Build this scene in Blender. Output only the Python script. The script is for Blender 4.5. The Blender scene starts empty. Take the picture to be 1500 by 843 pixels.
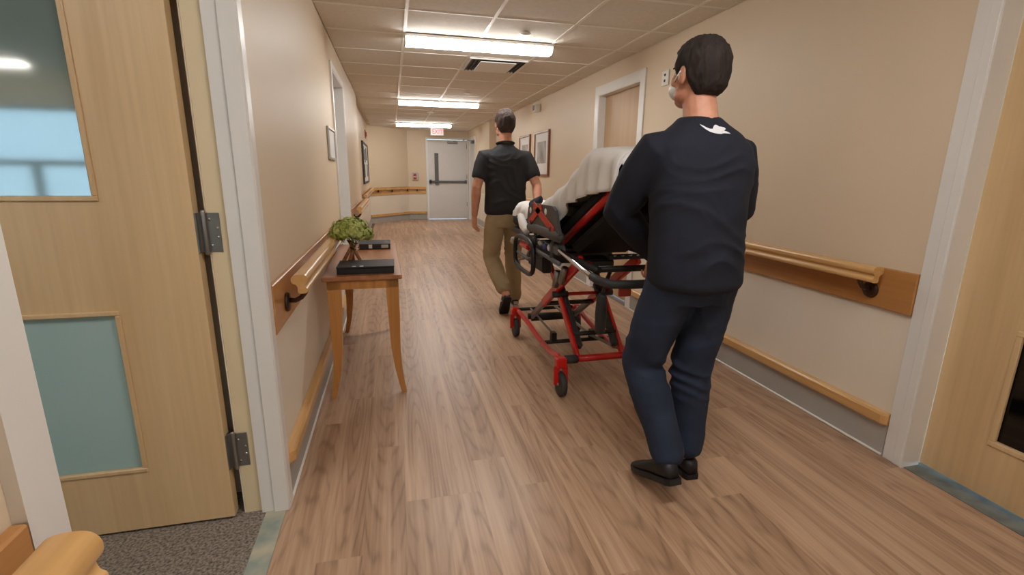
import bpy, bmesh, math, random
from mathutils import Vector, Matrix, Quaternion, noise
from mathutils.bvhtree import BVHTree
random.seed(7)
S = bpy.context.scene
COL = S.collection
R = math.radians

# ------------------------------------------------------------------ camera
EYE = Vector((0, 0, 1.28))
RIGHT = Vector((0.97156161, -0.23645992, 0.01243986))
DOWN = Vector((-0.04298124, -0.22777636, -0.97276438))
FWD = Vector((0.23285329, 0.94456585, -0.23146211))
cam = bpy.data.cameras.new('camera')
cam.sensor_width = 36.0
cam.lens = 707.05 / 1500 * 36
cam.clip_start = 0.02
cam_ob = bpy.data.objects.new('camera', cam)
COL.objects.link(cam_ob)
m = Matrix.Identity(4)
for i in range(3):
    m[i][0] = RIGHT[i]; m[i][1] = -DOWN[i]; m[i][2] = -FWD[i]; m[i][3] = EYE[i]
cam_ob.matrix_world = m
S.camera = cam_ob

# ------------------------------------------------------------------ world, exposure
W = bpy.data.worlds.new('daylight'); S.world = W
W.use_nodes = True
W.node_tree.nodes['Background'].inputs[0].default_value = (0.50, 0.78, 1.0, 1)
W.node_tree.nodes['Background'].inputs[1].default_value = 3.0
S.view_settings.view_transform = 'Standard'
S.view_settings.look = 'None'
S.view_settings.gamma = 1.0
S.view_settings.exposure = 0.7
S.view_settings.use_curve_mapping = False
LAMP = 19.0            # strength of the fluorescent diffusers
ROOM_LAMP = 12.0

# ------------------------------------------------------------------ materials
def lin(c):
    c = c / 255.0
    return c / 12.92 if c <= 0.04045 else ((c + 0.055) / 1.055) ** 2.4
def rgb(r, g, b): return (lin(r), lin(g), lin(b), 1)

def mat(name, col, rough=0.5, metal=0.0, var=0.06, scale=6.0, stretch=(1, 1, 1), bump=0.0, bscale=None,
        spec=0.5, coat=0.0, emit=None, estr=0.0, col2=None, sheen=0.0, detail=3.0):
    M = bpy.data.materials.new(name); M.use_nodes = True
    nt = M.node_tree; N = nt.nodes; L = nt.links
    P = N['Principled BSDF']
    P.inputs['Roughness'].default_value = rough
    P.inputs['Metallic'].default_value = metal
    P.inputs['Specular IOR Level'].default_value = spec
    P.inputs['Coat Weight'].default_value = coat
    if sheen: P.inputs['Sheen Weight'].default_value = sheen
    tc = N.new('ShaderNodeTexCoord'); mp = N.new('ShaderNodeMapping')
    mp.inputs['Scale'].default_value = stretch
    L.new(tc.outputs['Object'], mp.inputs['Vector'])
    nz = N.new('ShaderNodeTexNoise'); nz.inputs['Scale'].default_value = scale; nz.inputs['Detail'].default_value = detail
    L.new(mp.outputs['Vector'], nz.inputs['Vector'])
    mx = N.new('ShaderNodeMix'); mx.data_type = 'RGBA'
    c2 = col2 if col2 else tuple(max(0, x * (1 - 2.5 * var)) for x in col[:3]) + (1,)
    mx.inputs['A'].default_value = col; mx.inputs['B'].default_value = c2
    rp = N.new('ShaderNodeMapRange'); rp.inputs['From Min'].default_value = .35; rp.inputs['From Max'].default_value = .7
    L.new(nz.outputs['Fac'], rp.inputs['Value']); L.new(rp.outputs['Result'], mx.inputs['Factor'])
    L.new(mx.outputs['Result'], P.inputs['Base Color'])
    if bump:
        b = N.new('ShaderNodeBump'); b.inputs['Strength'].default_value = bump; b.inputs['Distance'].default_value = .004
        n2 = N.new('ShaderNodeTexNoise'); n2.inputs['Scale'].default_value = bscale or scale * 4; n2.inputs['Detail'].default_value = 4
        L.new(mp.outputs['Vector'], n2.inputs['Vector'])
        L.new(n2.outputs['Fac'], b.inputs['Height']); L.new(b.outputs['Normal'], P.inputs['Normal'])
    if emit:
        P.inputs['Emission Color'].default_value = emit; P.inputs['Emission Strength'].default_value = estr
    return M

def wood(name, c1, c2, axis='Z', rough=0.35, grain=1.0, coat=0.0, per_piece=0.0, arcs=False):
    """grain runs along axis; per_piece varies tone from object to object"""
    M = bpy.data.materials.new(name); M.use_nodes = True
    nt = M.node_tree; N = nt.nodes; L = nt.links; P = N['Principled BSDF']
    P.inputs['Roughness'].default_value = rough; P.inputs['Coat Weight'].default_value = coat
    P.inputs['Coat Roughness'].default_value = 0.2
    tc = N.new('ShaderNodeTexCoord'); oi = N.new('ShaderNodeObjectInfo')
    add = N.new('ShaderNodeVectorMath'); add.operation = 'ADD'
    ml = N.new('ShaderNodeMath'); ml.operation = 'MULTIPLY'; ml.inputs[1].default_value = 57.0 if per_piece else 0.0
    L.new(oi.outputs['Random'], ml.inputs[0])
    L.new(tc.outputs['Object'], add.inputs[0]); L.new(ml.outputs[0], add.inputs[1])
    mp = N.new('ShaderNodeMapping')
    s = {'X': (.5, 14, 14), 'Y': (14, .5, 14), 'Z': (14, 14, .5)}[axis]
    mp.inputs['Scale'].default_value = s
    L.new(add.outputs[0], mp.inputs['Vector'])
    n1 = N.new('ShaderNodeTexNoise'); n1.inputs['Scale'].default_value = 1.0 * grain; n1.inputs['Detail'].default_value = 6
    n1.inputs['Distortion'].default_value = 1.1
    L.new(mp.outputs['Vector'], n1.inputs['Vector'])
    n2 = N.new('ShaderNodeTexNoise'); n2.inputs['Scale'].default_value = 7.0 * grain; n2.inputs['Detail'].default_value = 3
    L.new(mp.outputs['Vector'], n2.inputs['Vector'])
    mm = N.new('ShaderNodeMath'); mm.operation = 'MULTIPLY_ADD'; mm.inputs[1].default_value = .45
    L.new(n2.outputs['Fac'], mm.inputs[0]); L.new(n1.outputs['Fac'], mm.inputs[2])
    rp = N.new('ShaderNodeMapRange'); rp.inputs['From Min'].default_value = .5; rp.inputs['From Max'].default_value = .98
    L.new(mm.outputs[0], rp.inputs['Value'])
    mx = N.new('ShaderNodeMix'); mx.data_type = 'RGBA'
    mx.inputs['A'].default_value = c1; mx.inputs['B'].default_value = c2
    L.new(rp.outputs['Result'], mx.inputs['Factor'])
    out = mx.outputs['Result']
    if arcs:   # cathedral figure along the middle of some planks
        m2 = N.new('ShaderNodeMapping'); m2.inputs['Location'].default_value = (-.075 * 13, 0, 0); m2.inputs['Scale'].default_value = (13, .9, 1)
        sh = N.new('ShaderNodeCombineXYZ'); a2 = N.new('ShaderNodeVectorMath'); a2.operation = 'ADD'
        k = N.new('ShaderNodeMath'); k.operation = 'MULTIPLY_ADD'; k.inputs[1].default_value = 7.0; k.inputs[2].default_value = -4.0
        L.new(oi.outputs['Random'], k.inputs[0]); L.new(k.outputs[0], sh.inputs['Y'])
        L.new(tc.outputs['Object'], m2.inputs['Vector']); L.new(m2.outputs['Vector'], a2.inputs[0]); L.new(sh.outputs[0], a2.inputs[1])
        wv = N.new('ShaderNodeTexWave'); wv.wave_type = 'RINGS'; wv.rings_direction = 'Z'; wv.inputs['Scale'].default_value = 1.7
        wv.inputs['Distortion'].default_value = 3.2; wv.inputs['Detail'].default_value = 2.5; wv.inputs['Detail Scale'].default_value = 1.4
        L.new(a2.outputs[0], wv.inputs['Vector'])
        pw_ = N.new('ShaderNodeMath'); pw_.operation = 'POWER'; pw_.inputs[1].default_value = 5.0; L.new(wv.outputs['Fac'], pw_.inputs[0])
        ms = N.new('ShaderNodeMapRange'); ms.inputs['From Min'].default_value = .42; ms.inputs['From Max'].default_value = .62; ms.inputs['To Max'].default_value = .6
        L.new(n1.outputs['Fac'], ms.inputs['Value'])
        fm = N.new('ShaderNodeMath'); fm.operation = 'MULTIPLY'; L.new(pw_.outputs[0], fm.inputs[0]); L.new(ms.outputs['Result'], fm.inputs[1])
        m3 = N.new('ShaderNodeMix'); m3.data_type = 'RGBA'; m3.inputs['B'].default_value = tuple(x * .62 for x in c2[:3]) + (1,)
        L.new(out, m3.inputs['A']); L.new(fm.outputs[0], m3.inputs['Factor']); out = m3.outputs['Result']
    if per_piece:
        hs = N.new('ShaderNodeHueSaturation')
        v = N.new('ShaderNodeMapRange'); v.inputs['To Min'].default_value = 1 - per_piece; v.inputs['To Max'].default_value = 1 + per_piece
        L.new(oi.outputs['Random'], v.inputs['Value']); L.new(v.outputs['Result'], hs.inputs['Value'])
        L.new(out, hs.inputs['Color']); out = hs.outputs['Color']
    L.new(out, P.inputs['Base Color'])
    b = N.new('ShaderNodeBump'); b.inputs['Strength'].default_value = .08; b.inputs['Distance'].default_value = .002
    L.new(n2.outputs['Fac'], b.inputs['Height']); L.new(b.outputs['Normal'], P.inputs['Normal'])
    return M

WALL = rgb(224, 205, 178); WALL_LOW = rgb(232, 221, 204)
M = dict(
    wall=mat('cream_paint', WALL, .5, var=.01, scale=2, bump=.03, bscale=90),
    wall_low=mat('pale_paint', WALL_LOW, .5, var=.012, scale=2, bump=.03, bscale=90),
    tile=mat('mineral_tile', rgb(226, 218, 206), .9, var=.03, scale=30, bump=.25, bscale=160),
    tbar=mat('white_grid', rgb(236, 231, 222), .45, var=.01),
    slab=mat('slab', rgb(120, 92, 70), .6),
    plank=wood('vinyl_plank', rgb(206, 173, 144), rgb(158, 122, 95), 'Y', .36, 1.0, per_piece=.06, arcs=True),
    maple=wood('maple_door', rgb(224, 194, 150), rgb(208, 175, 130), 'Z', .38, .8),
    maple_y=wood('maple_rail', rgb(222, 178, 118), rgb(196, 147, 88), 'Y', .3, .8, coat=.25),
    maple_x=wood('maple_far', rgb(222, 178, 118), rgb(196, 147, 88), 'X', .3, .8, coat=.25),
    board=wood('rail_board', rgb(196, 142, 84), rgb(172, 116, 62), 'Y', .35, .8, coat=.2),
    table=wood('table_wood', rgb(206, 148, 82), rgb(176, 118, 60), 'Z', .35, .8, coat=.15),
    table_top=wood('table_top', rgb(186, 128, 88), rgb(150, 96, 60), 'Y', .3, .8, coat=.3),
    tan_door=wood('tan_door', rgb(205, 174, 138), rgb(192, 160, 124), 'Z', .45, .8),
    frame_white=mat('white_enamel', rgb(232, 230, 226), .35, var=.012, scale=3),
    jamb=mat('cream_jamb', rgb(226, 208, 172), .4, var=.015, scale=4),
    far_door=mat('pale_door', rgb(224, 222, 220), .4, var=.01),
    base=mat('grey_cove_base', rgb(176, 172, 166), .45, var=.03, scale=5),
    white=mat('white_plastic', rgb(236, 234, 228), .4, var=.01),
    steel=mat('brushed_steel', rgb(150, 148, 144), .4, metal=.85, var=.05, scale=20),
    chrome=mat('chrome', rgb(205, 205, 205), .15, metal=1, var=.01),
    dark_steel=mat('dark_steel', rgb(104, 105, 107), .5, metal=.25, var=.05),
    bronze=mat('dark_bronze', rgb(78, 54, 42), .4, metal=.5, var=.1),
    black=mat('black_plastic', rgb(20, 20, 22), .45, var=.1),
    blackfab=mat('black_fabric', rgb(14, 14, 16), .85, var=.1, bump=.1),
    rubber=mat('dark_rubber', rgb(52, 53, 55), .6, var=.08),
    grey=mat('dark_grey_plastic', rgb(66, 64, 64), .5, var=.06),
    red=mat('red_powder_coat', rgb(206, 26, 20), .32, var=.04, coat=.3),
    orange=mat('orange_strap', rgb(206, 70, 38), .7, var=.08),
    carpet=mat('carpet', rgb(164, 152, 140), .95, var=.3, scale=110, bump=.6, bscale=190, col2=rgb(84, 76, 70)),
    strip_l=mat('worn_strip', rgb(146, 158, 150), .8, scale=11, col2=rgb(196, 188, 164), bump=.4),
    strip_r=mat('grey_strip', rgb(128, 130, 122), .8, scale=11, col2=rgb(92, 94, 90), bump=.4),
    skin=mat('skin', rgb(214, 158, 130), .5, var=.06, scale=14, col2=rgb(196, 130, 104)),
    hair=mat('dark_hair', rgb(44, 31, 27), .8, var=.22, scale=40, stretch=(1, 1, .25), bump=.6, bscale=120),
    hair2=mat('brown_hair', rgb(66, 46, 37), .8, var=.2, scale=40, stretch=(1, 1, .25), bump=.6, bscale=120),
    navy=mat('navy_sweatshirt', rgb(24, 28, 43), .9, var=.12, scale=5, bump=.12, bscale=220),
    jeans=mat('dark_jeans', rgb(33, 46, 70), .85, var=.16, scale=7, bump=.15, bscale=260),
    polo=mat('black_polo', rgb(33, 34, 38), .8, var=.1, scale=5, bump=.1, bscale=220),
    khaki=mat('khaki', rgb(174, 155, 122), .85, var=.06, scale=6, bump=.12, bscale=240),
    shoe=mat('black_shoe', rgb(24, 24, 28), .5, var=.1),
    sole_white=mat('white_sole', rgb(225, 222, 216), .6, var=.04),
    eye_white=mat('eye', rgb(235, 230, 225), .2, var=.01),
    sheet=mat('white_sheet', rgb(232, 229, 226), .85, var=.015, scale=8, bump=.15, bscale=60),
    emblem=mat('white_print', rgb(232, 232, 236), .7, var=.01),
    leafA=mat('green_floret', rgb(210, 214, 134), .7, var=.18, scale=30, col2=rgb(172, 184, 96)),
    leafB=mat('deep_green_floret', rgb(186, 196, 108), .7, var=.18, scale=30, col2=rgb(144, 162, 74)),
    stick=wood('stick_wood', rgb(170, 116, 76), rgb(120, 76, 46), 'Z', .6, 1),
    navyblock=mat('black_cover', rgb(30, 31, 38), .5, var=.05),
    paper=mat('paper', rgb(228, 226, 224), .6, var=.02, scale=12),
    picwood=wood('picture_wood', rgb(150, 96, 62), rgb(116, 70, 44), 'Z', .35, 1),
    silver=mat('silver_frame', rgb(188, 186, 184), .35, metal=.5, var=.03),
    redplastic=mat('red_device', rgb(170, 60, 48), .45, var=.05),
    blue=mat('blue_plastic', rgb(60, 66, 130), .5, var=.05),
    navycloth=mat('navy_cloth', rgb(44, 50, 66), .85, var=.08),
)
def glassy(name, col, rough, ior, col2=None):
    m_ = mat(name, col, rough, var=.05, scale=1.2, col2=col2)
    m_.node_tree.nodes['Principled BSDF'].inputs['IOR'].default_value = ior
    return m_
M['teal'] = glassy('teal_film_glass', rgb(120, 140, 136), .06, 2.3)
M['teal_low'] = glassy('teal_frosted_glass', rgb(164, 196, 196), .22, 1.7, rgb(176, 204, 204))
M['blackglass'] = glassy('black_glass', rgb(12, 9, 9), .05, 1.5)
M['greyglass'] = glassy('grey_wired_glass', rgb(116, 116, 112), .2, 1.5)
def clear(name):
    g = bpy.data.materials.new(name); g.use_nodes = True
    P = g.node_tree.nodes['Principled BSDF']
    P.inputs['Transmission Weight'].default_value = 1; P.inputs['Roughness'].default_value = .02; P.inputs['IOR'].default_value = 1.45
    P.inputs['Base Color'].default_value = (.93, .97, .95, 1)
    return g
M['clear'] = clear('clear_glass')
def lamp_mat(name, col, s):
    g = bpy.data.materials.new(name); g.use_nodes = True
    P = g.node_tree.nodes['Principled BSDF']
    P.inputs['Base Color'].default_value = (.9, .9, .9, 1)
    P.inputs['Emission Color'].default_value = col; P.inputs['Emission Strength'].default_value = s
    return g
M['lamp'] = lamp_mat('lit_diffuser', (1.0, .985, .955, 1), LAMP)
M['roomlamp'] = lamp_mat('room_diffuser', (1.0, .94, .86, 1), ROOM_LAMP)
M['exit_face'] = lamp_mat('exit_face', (1.0, .85, .84, 1), .12)
M['exit_red'] = lamp_mat('exit_letters', (1.0, .12, .16, 1), .35)
M['exit_red'].node_tree.nodes['Principled BSDF'].inputs['Base Color'].default_value = rgb(222, 60, 70)

def art_mat():
    g = mat('grey_print', rgb(128, 120, 114), .5, var=.3, scale=9, stretch=(1, 1.5, .5), col2=rgb(186, 180, 174))
    return g
M['art'] = art_mat()

# ------------------------------------------------------------------ mesh builder
class MB:
    def __init__(s): s.v = []; s.f = []; s.m = []; s.s = []
    def add(s, vs, fs, smooth=False, mi=0):
        o = len(s.v); s.v += [Vector(v) for v in vs]
        for f in fs: s.f.append([i + o for i in f]); s.m.append(mi); s.s.append(smooth)
        return s
    def bm(s, b, smooth=False, mi=0, mtx=None):
        b.verts.index_update()
        s.add([(mtx @ v.co if mtx else v.co.copy()) for v in b.verts], [[v.index for v in f.verts] for f in b.faces], smooth, mi)
        b.free(); return s
    def box(s, x0, x1, y0, y1, z0, z1, bev=0, mi=0, seg=1, mtx=None):
        b = bmesh.new(); bmesh.ops.create_cube(b, size=1)
        for v in b.verts:
            v.co = Vector(((x0 + x1) / 2 + v.co.x * abs(x1 - x0), (y0 + y1) / 2 + v.co.y * abs(y1 - y0), (z0 + z1) / 2 + v.co.z * abs(z1 - z0)))
        if bev: bmesh.ops.bevel(b, geom=b.edges[:], offset=bev, segments=seg, affect='EDGES', profile=.6)
        return s.bm(b, seg > 1 and bev > 0, mi, mtx)
    def bar(s, a, b_, w, h, bev=0, mi=0, up=(0, 0, 1)):
        """box bar from a to b, width w (side), height h (up)"""
        a = Vector(a); b_ = Vector(b_); d = (b_ - a); L = d.length; d.normalize()
        up = Vector(up)
        if abs(d.dot(up)) > .99: up = Vector((1, 0, 0))
        sx = d.cross(up).normalized(); uz = sx.cross(d)
        mt = Matrix((( sx.x, d.x, uz.x, (a.x + b_.x) / 2), (sx.y, d.y, uz.y, (a.y + b_.y) / 2), (sx.z, d.z, uz.z, (a.z + b_.z) / 2), (0, 0, 0, 1)))
        return s.box(-w / 2, w / 2, -L / 2, L / 2, -h / 2, h / 2, bev, mi, 1, mt)
    def tube(s, pts, r, n=10, mi=0, round_cap=False, flat=None, smooth=True, closed=False, ref=None):
        """flat: list of per-point scale along the second frame axis"""
        pts = [Vector(p) for p in pts]; k = len(pts)
        rs = r if isinstance(r, (list, tuple)) else [r] * k
        fl = flat if isinstance(flat, (list, tuple)) else [flat or 1.0] * k
        T = []
        for i in range(k):
            if closed: t = pts[(i + 1) % k] - pts[i - 1]
            else: t = pts[min(i + 1, k - 1)] - pts[max(i - 1, 0)]
            T.append(t.normalized())
        u = Vector(ref) if ref else (Vector((0, 0, 1)) if abs(T[0].z) < .9 else Vector((1, 0, 0)))
        u = (u - T[0] * u.dot(T[0])).normalized()
        rings = []
        for i in range(k):
            if i: 
                q = T[i - 1].rotation_difference(T[i]); u = q @ u
                u = (u - T[i] * u.dot(T[i])).normalized()
            w = T[i].cross(u)
            rings.append((pts[i], T[i], u.copy(), w, rs[i], fl[i]))
        if round_cap and not closed:
            def caps(ring, sg):
                p, t, u_, w_, r_, f_ = ring; o = []
                for a in (75, 50, 25):
                    o.append((p + t * sg * r_ * math.sin(R(a)), t, u_, w_, r_ * math.cos(R(a)), f_))
                return o
            rings = caps(rings[0], -1) + rings + caps(rings[-1], 1)[::-1]
        vs = []; fs = []
        for (p, t, u_, w_, r_, f_) in rings:
            for j in range(n):
                a = 2 * math.pi * j / n
                vs.append(p + u_ * math.cos(a) * r_ + w_ * math.sin(a) * r_ * f_)
        K = len(rings)
        for i in range(K if closed else K - 1):
            for j in range(n):
                a, b = i * n + j, i * n + (j + 1) % n
                c, d = ((i + 1) % K) * n + (j + 1) % n, ((i + 1) % K) * n + j
                fs.append([a, b, c, d])
        if not closed:
            fs.append(list(range(n))[::-1]); fs.append([(K - 1) * n + j for j in range(n)])
        return s.add(vs, fs, smooth, mi)
    def prism(s, poly, axis, a0, a1, mi=0, smooth=False):
        """poly in the two other axes: X->(y,z), Y->(x,z), Z->(x,y)"""
        def P(p, a): return {'X': (a, p[0], p[1]), 'Y': (p[0], a, p[1]), 'Z': (p[0], p[1], a)}[axis]
        n = len(poly); vs = [P(p, a0) for p in poly] + [P(p, a1) for p in poly]
        fs = [[i, (i + 1) % n, n + (i + 1) % n, n + i] for i in range(n)] + [list(range(n))[::-1], [n + i for i in range(n)]]
        if smooth:
            s.add(vs, fs[:n], True, mi); return s.add(vs, fs[n:], False, mi)
        return s.add(vs, fs, smooth, mi)
    def ell(s, c, r, rot=None, mi=0, nu=20, nv=12):
        b = bmesh.new(); bmesh.ops.create_uvsphere(b, u_segments=nu, v_segments=nv, radius=1)
        c = Vector(c)
        for v in b.verts:
            p = Vector((v.co.x * r[0], v.co.y * r[1], v.co.z * r[2]))
            v.co = c + (rot @ p if rot else p)
        return s.bm(b, True, mi)
    def lathe(s, prof, c, n=20, mi=0, axis='Z'):
        vs = []; fs = []; k = len(prof); c = Vector(c)
        for (r, h) in prof:
            for j in range(n):
                a = 2 * math.pi * j / n
                p = (r * math.cos(a), r * math.sin(a), h)
                if axis == 'X': p = (h, p[0], p[1])
                if axis == 'Y': p = (p[0], h, p[1])
                vs.append(c + Vector(p))
        for i in range(k - 1):
            for j in range(n): fs.append([i * n + j, i * n + (j + 1) % n, (i + 1) * n + (j + 1) % n, (i + 1) * n + j])
        fs.append(list(range(n))[::-1]); fs.append([(k - 1) * n + j for j in range(n)])
        return s.add(vs, fs, True, mi)
    def loft(s, secs, n=28, power=2.3, mi=0):
        """horizontal superellipse sections (cx,cy,z,hw,hd)"""
        vs = []; fs = []
        for (cx, cy, z, hw, hd) in secs:
            for j in range(n):
                a = 2 * math.pi * j / n; ca, sa = math.cos(a), math.sin(a)
                x = hw * math.copysign(abs(ca) ** (2 / power), ca); y = hd * math.copysign(abs(sa) ** (2 / power), sa)
                vs.append((cx + x, cy + y, z))
        k = len(secs)
        for i in range(k - 1):
            for j in range(n): fs.append([i * n + j, i * n + (j + 1) % n, (i + 1) * n + (j + 1) % n, (i + 1) * n + j])
        fs.append(list(range(n))[::-1]); fs.append([(k - 1) * n + j for j in range(n)])
        return s.add(vs, fs, True, mi)
    def xform(s, mt): s.v = [mt @ v for v in s.v]; return s
    def mesh(s, name, mats, off=Vector((0, 0, 0)), fix=True):
        me = bpy.data.meshes.new(name)
        me.from_pydata([tuple(v - off) for v in s.v], [], s.f)
        mats = mats if isinstance(mats, (list, tuple)) else [mats]
        for m_ in mats: me.materials.append(m_)
        me.polygons.foreach_set('material_index', s.m); me.polygons.foreach_set('use_smooth', s.s)
        me.update()
        if fix:
            b = bmesh.new(); b.from_mesh(me); bmesh.ops.recalc_face_normals(b, faces=b.faces[:]); b.to_mesh(me); b.free()
        return me

def root_loc(o):
    p = Vector((0, 0, 0))
    while o is not None: p = p + o.location; o = o.parent
    return p
def tag(o, label=None, cat=None, group=None, kind=None):
    if label: o['label'] = label
    if cat: o['category'] = cat
    if group: o['group'] = group
    if kind: o['kind'] = kind
    return o
def link(name, me, parent=None, loc=(0, 0, 0)):
    o = bpy.data.objects.new(name, me); COL.objects.link(o); o.location = loc
    if parent is not None: o.parent = parent
    return o
def part(name, mb, mats, parent, label=None):
    o = link(name, mb.mesh(name, mats, root_loc(parent)), parent)
    if label: o['label'] = label
    return o
def solo(name, mb, mats, loc=(0, 0, 0), **k):
    loc = Vector(loc); o = link(name, mb.mesh(name, mats, loc), None, loc); return tag(o, **k)
def thing(name, loc, label, cat, group=None, kind=None):
    return tag(link(name, None, None, Vector(loc)), label, cat, group, kind)
def struct(name, mb, mats, label=None, loc=(0, 0, 0), cat=None):
    return solo(name, mb, mats, loc, kind='structure', label=label, cat=cat)
def copy_tree(o, parent=None, loc=None):
    c = o.copy(); COL.objects.link(c); c.parent = parent
    if loc is not None: c.location = loc
    for ch in list(o.children): copy_tree(ch, c)
    return c

# ------------------------------------------------------------------ shell
LX, RX, CZ = -.45, 2.2, 2.345
TOP = 2.40; SPL = .80
# floor slab + planks
fl = MB().box(-.62, 2.4, -4.1, 14.2, -.12, -.006).box(-.45, 2.2, -4, -.62, -.006, 0)
floor = struct('floor', fl, M['slab'], 'brown vinyl plank corridor floor', cat='floor')
PW, PL = .15, 1.22
plank_me = {}
col = 0; x = LX
while x < RX - .02:
    w = min(PW, RX - x)
    y = -.62 + random.choice([-.1, -.35, -.62, -.9, -1.1]) 
    while y < 13.56:
        y0 = max(y, -.62); y1 = min(y + PL, 13.56)
        if y1 - y0 > .05:
            L_ = round(y1 - y0, 3); key = (round(w, 3), L_)
            if key not in plank_me:
                b = MB().box(.0001, w - .0001, .0001, L_ - .0001, -.005, 0)
                plank_me[key] = b.mesh('plank', M['plank'])
            p = link('plank', plank_me[key], floor, (x, y0, 0))
        y += PL
    x += PW
# the far jogged strip and gaps outside the corridor keep the bare slab; carpet room
struct('floor_carpet', MB().box(-6.3, -.52, -3.7, 4.1, -.12, .001), M['carpet'], 'dark speckled carpet in the side room', cat='floor')
struct('trim_1', MB().box(-.521, -.4495, .66, 1.79, -.12, .003), M['strip_l'], 'worn teal stained strip under the left doorway', cat='threshold')
struct('trim_2', MB().box(2.1995, 2.36, .36, 1.476, -.12, .003), M['strip_r'], 'grey worn strip under the right door', cat='threshold')

# ceiling
ceil = struct('ceiling', MB().box(-6.4, 2.75, -4.3, 14.4, 2.375, 2.45), M['tile'], 'suspended ceiling of pale mineral tiles', cat='ceiling')
GX = [-.45, .148, .758, 1.368, 1.978, 2.2]
GY0 = 3.68 - .61 * 13
tile_me = {}
for i in range(len(GX) - 1):
    for j in range(31):
        y0 = GY0 + .61 * j
        if y0 > 13.6 or y0 < -4.2: continue
        w = GX[i + 1] - GX[i]; key = round(w, 3)
        if key not in tile_me:
            tile_me[key] = MB().box(.004, w - .004, .004, .606, 0, .022, bev=.003).mesh('ceiling_tile', M['tile'])
        link('ceiling_tile', tile_me[key], ceil, (GX[i], y0, CZ + random.choice([0.0005, .001, .0018])))
for gx in GX[1:5]:
    part('main_runner', MB().box(gx - .012, gx + .012, -4.2, 13.7, CZ - .003, CZ + .006), M['tbar'], ceil)
for j in range(31):
    y0 = GY0 + .61 * j
    if -4.2 < y0 < 13.6: part('cross_tee', MB().box(LX, RX, y0 - .012, y0 + .012, CZ - .0022, CZ + .006), M['tbar'], ceil)

def wall(mb, x0, x1, y0, y1, z0=0, z1=TOP):
    if z0 < SPL: mb.box(x0, x1, y0, y1, z0, min(SPL, z1), mi=1)
    if z1 > SPL: mb.box(x0, x1, y0, y1, max(SPL, z0), z1, mi=0)
DT = 2.1
wl = MB()
wall(wl, -.60, LX, -4.1, .66); wall(wl, -.60, LX, .66, 1.79, DT); wall(wl, -.60, LX, 1.79, 4.50)
wall(wl, -.60, LX, 4.50, 5.45, DT); wall(wl, -.60, LX, 5.45, 7.75); wall(wl, -.72, -.53, 7.75, 12.6)
struct('wall_left', wl, [M['wall'], M['wall_low']], 'cream left corridor wall, paler below the handrail', cat='wall')
wr = MB()
wall(wr, RX, 2.36, -4.1, .38); wall(wr, RX, 2.36, .38, 1.475, DT); wall(wr, RX, 2.36, 1.475, 4.20)
wall(wr, RX, 2.36, 4.20, 5.12, DT); wall(wr, RX, 2.36, 5.12, 10.6); wall(wr, 2.07, 2.36, 10.6, 12.45); wall(wr, 2.07, 2.36, 12.45, 13.40, DT); wall(wr, 2.07, 2.36, 13.40, 13.75)
struct('wall_right', wr, [M['wall'], M['wall_low']], 'cream right corridor wall, paler below the handrail', cat='wall')
wf = MB()
wall(wf, .44, .955, 13.6, 13.75); wall(wf, .955, 2.04, 13.6, 13.75, 2.13); wall(wf, 2.04, 2.36, 13.6, 13.75)
A = (-.53, 12.55); B = (.44, 13.6)
for (z0, z1, mi) in ((0, SPL, 1), (SPL, TOP, 0)):
    wf.prism([A, B, (B[0], 13.75), (A[0] - .19, 12.75), (A[0] - .19, 12.55)], 'Z', z0, z1, mi=mi)
struct('wall_far', wf, [M['wall'], M['wall_low']], 'cream end wall with an angled corner left of the door', cat='wall')
wb = MB(); wall(wb, -.6, 2.36, -4.2, -4.05)  # added across the continuing corridor so only the lamps light it
struct('wall_back', wb, [M['wall'], M['wall_low']], 'unseen cream wall added behind the viewer to shut out outside light', cat='wall')
# side room shell (behind the open left door, seen as a reflection)
ws = MB()
ws.box(-6.4, -.6, 1.93, 2.05, 0, TOP)            # wall added close behind the leaf so the hinge gap stays dark
ws.box(-6.4, -6.25, -3.8, 2.05, 0, TOP)
ws.box(-6.4, -5.3, -3.8, -3.6, 0, TOP).box(-3.3, -.6, -3.8, -3.6, 0, TOP).box(-5.3, -3.3, -3.8, -3.6, 0, .75).box(-5.3, -3.3, -3.8, -3.6, 1.98, TOP)
struct('wall_side_room', ws, M['wall'], 'walls of the carpeted room, one added close behind the open left door for shade', cat='wall')
w1 = thing('window_1', (-4.3, -3.65, .75), 'daylit window of the side room mirrored in the left door glass', 'window', kind='structure')
part('window_frame', MB().box(-5.3, -5.24, -3.7, -3.62, .75, 1.98).box(-3.36, -3.3, -3.7, -3.62, .75, 1.98).box(-5.3, -3.3, -3.7, -3.62, .75, .8).box(-5.3, -3.3, -3.7, -3.62, 1.93, 1.98)
     .box(-5.3, -3.3, -3.7, -3.62, 1.29, 1.36).box(-4.2, -4.13, -3.7, -3.62, .75, 1.3), M['dark_steel'], w1)
part('pane', MB().box(-5.25, -3.35, -3.665, -3.66, .78, 1.95), M['clear'], w1)
rl = thing('ceiling_light', (-4.2, -2.85, 2.3), 'linear room lamp mirrored in the upper glass of the left door', 'ceiling light')
part('housing', MB().box(-4.85, -3.6, -2.95, -2.75, 2.32, 2.375), M['white'], rl)
part('diffuser', MB().box(-4.83, -3.62, -2.93, -2.77, 2.285, 2.32, bev=.01), M['roomlamp'], rl)

r2 = thing('ceiling_light', (-1.6, .35, 2.3), 'added linear lamp outside the view that brightens the open left door', 'ceiling light')  # extra unseen lamp, added to throw more light on the open door
part('housing', MB().box(-2.3, -1.05, .25, .45, 2.32, 2.375), M['white'], r2)
part('diffuser', MB().box(-2.28, -1.07, .27, .43, 2.285, 2.32, bev=.01), M['roomlamp'], r2)

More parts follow.
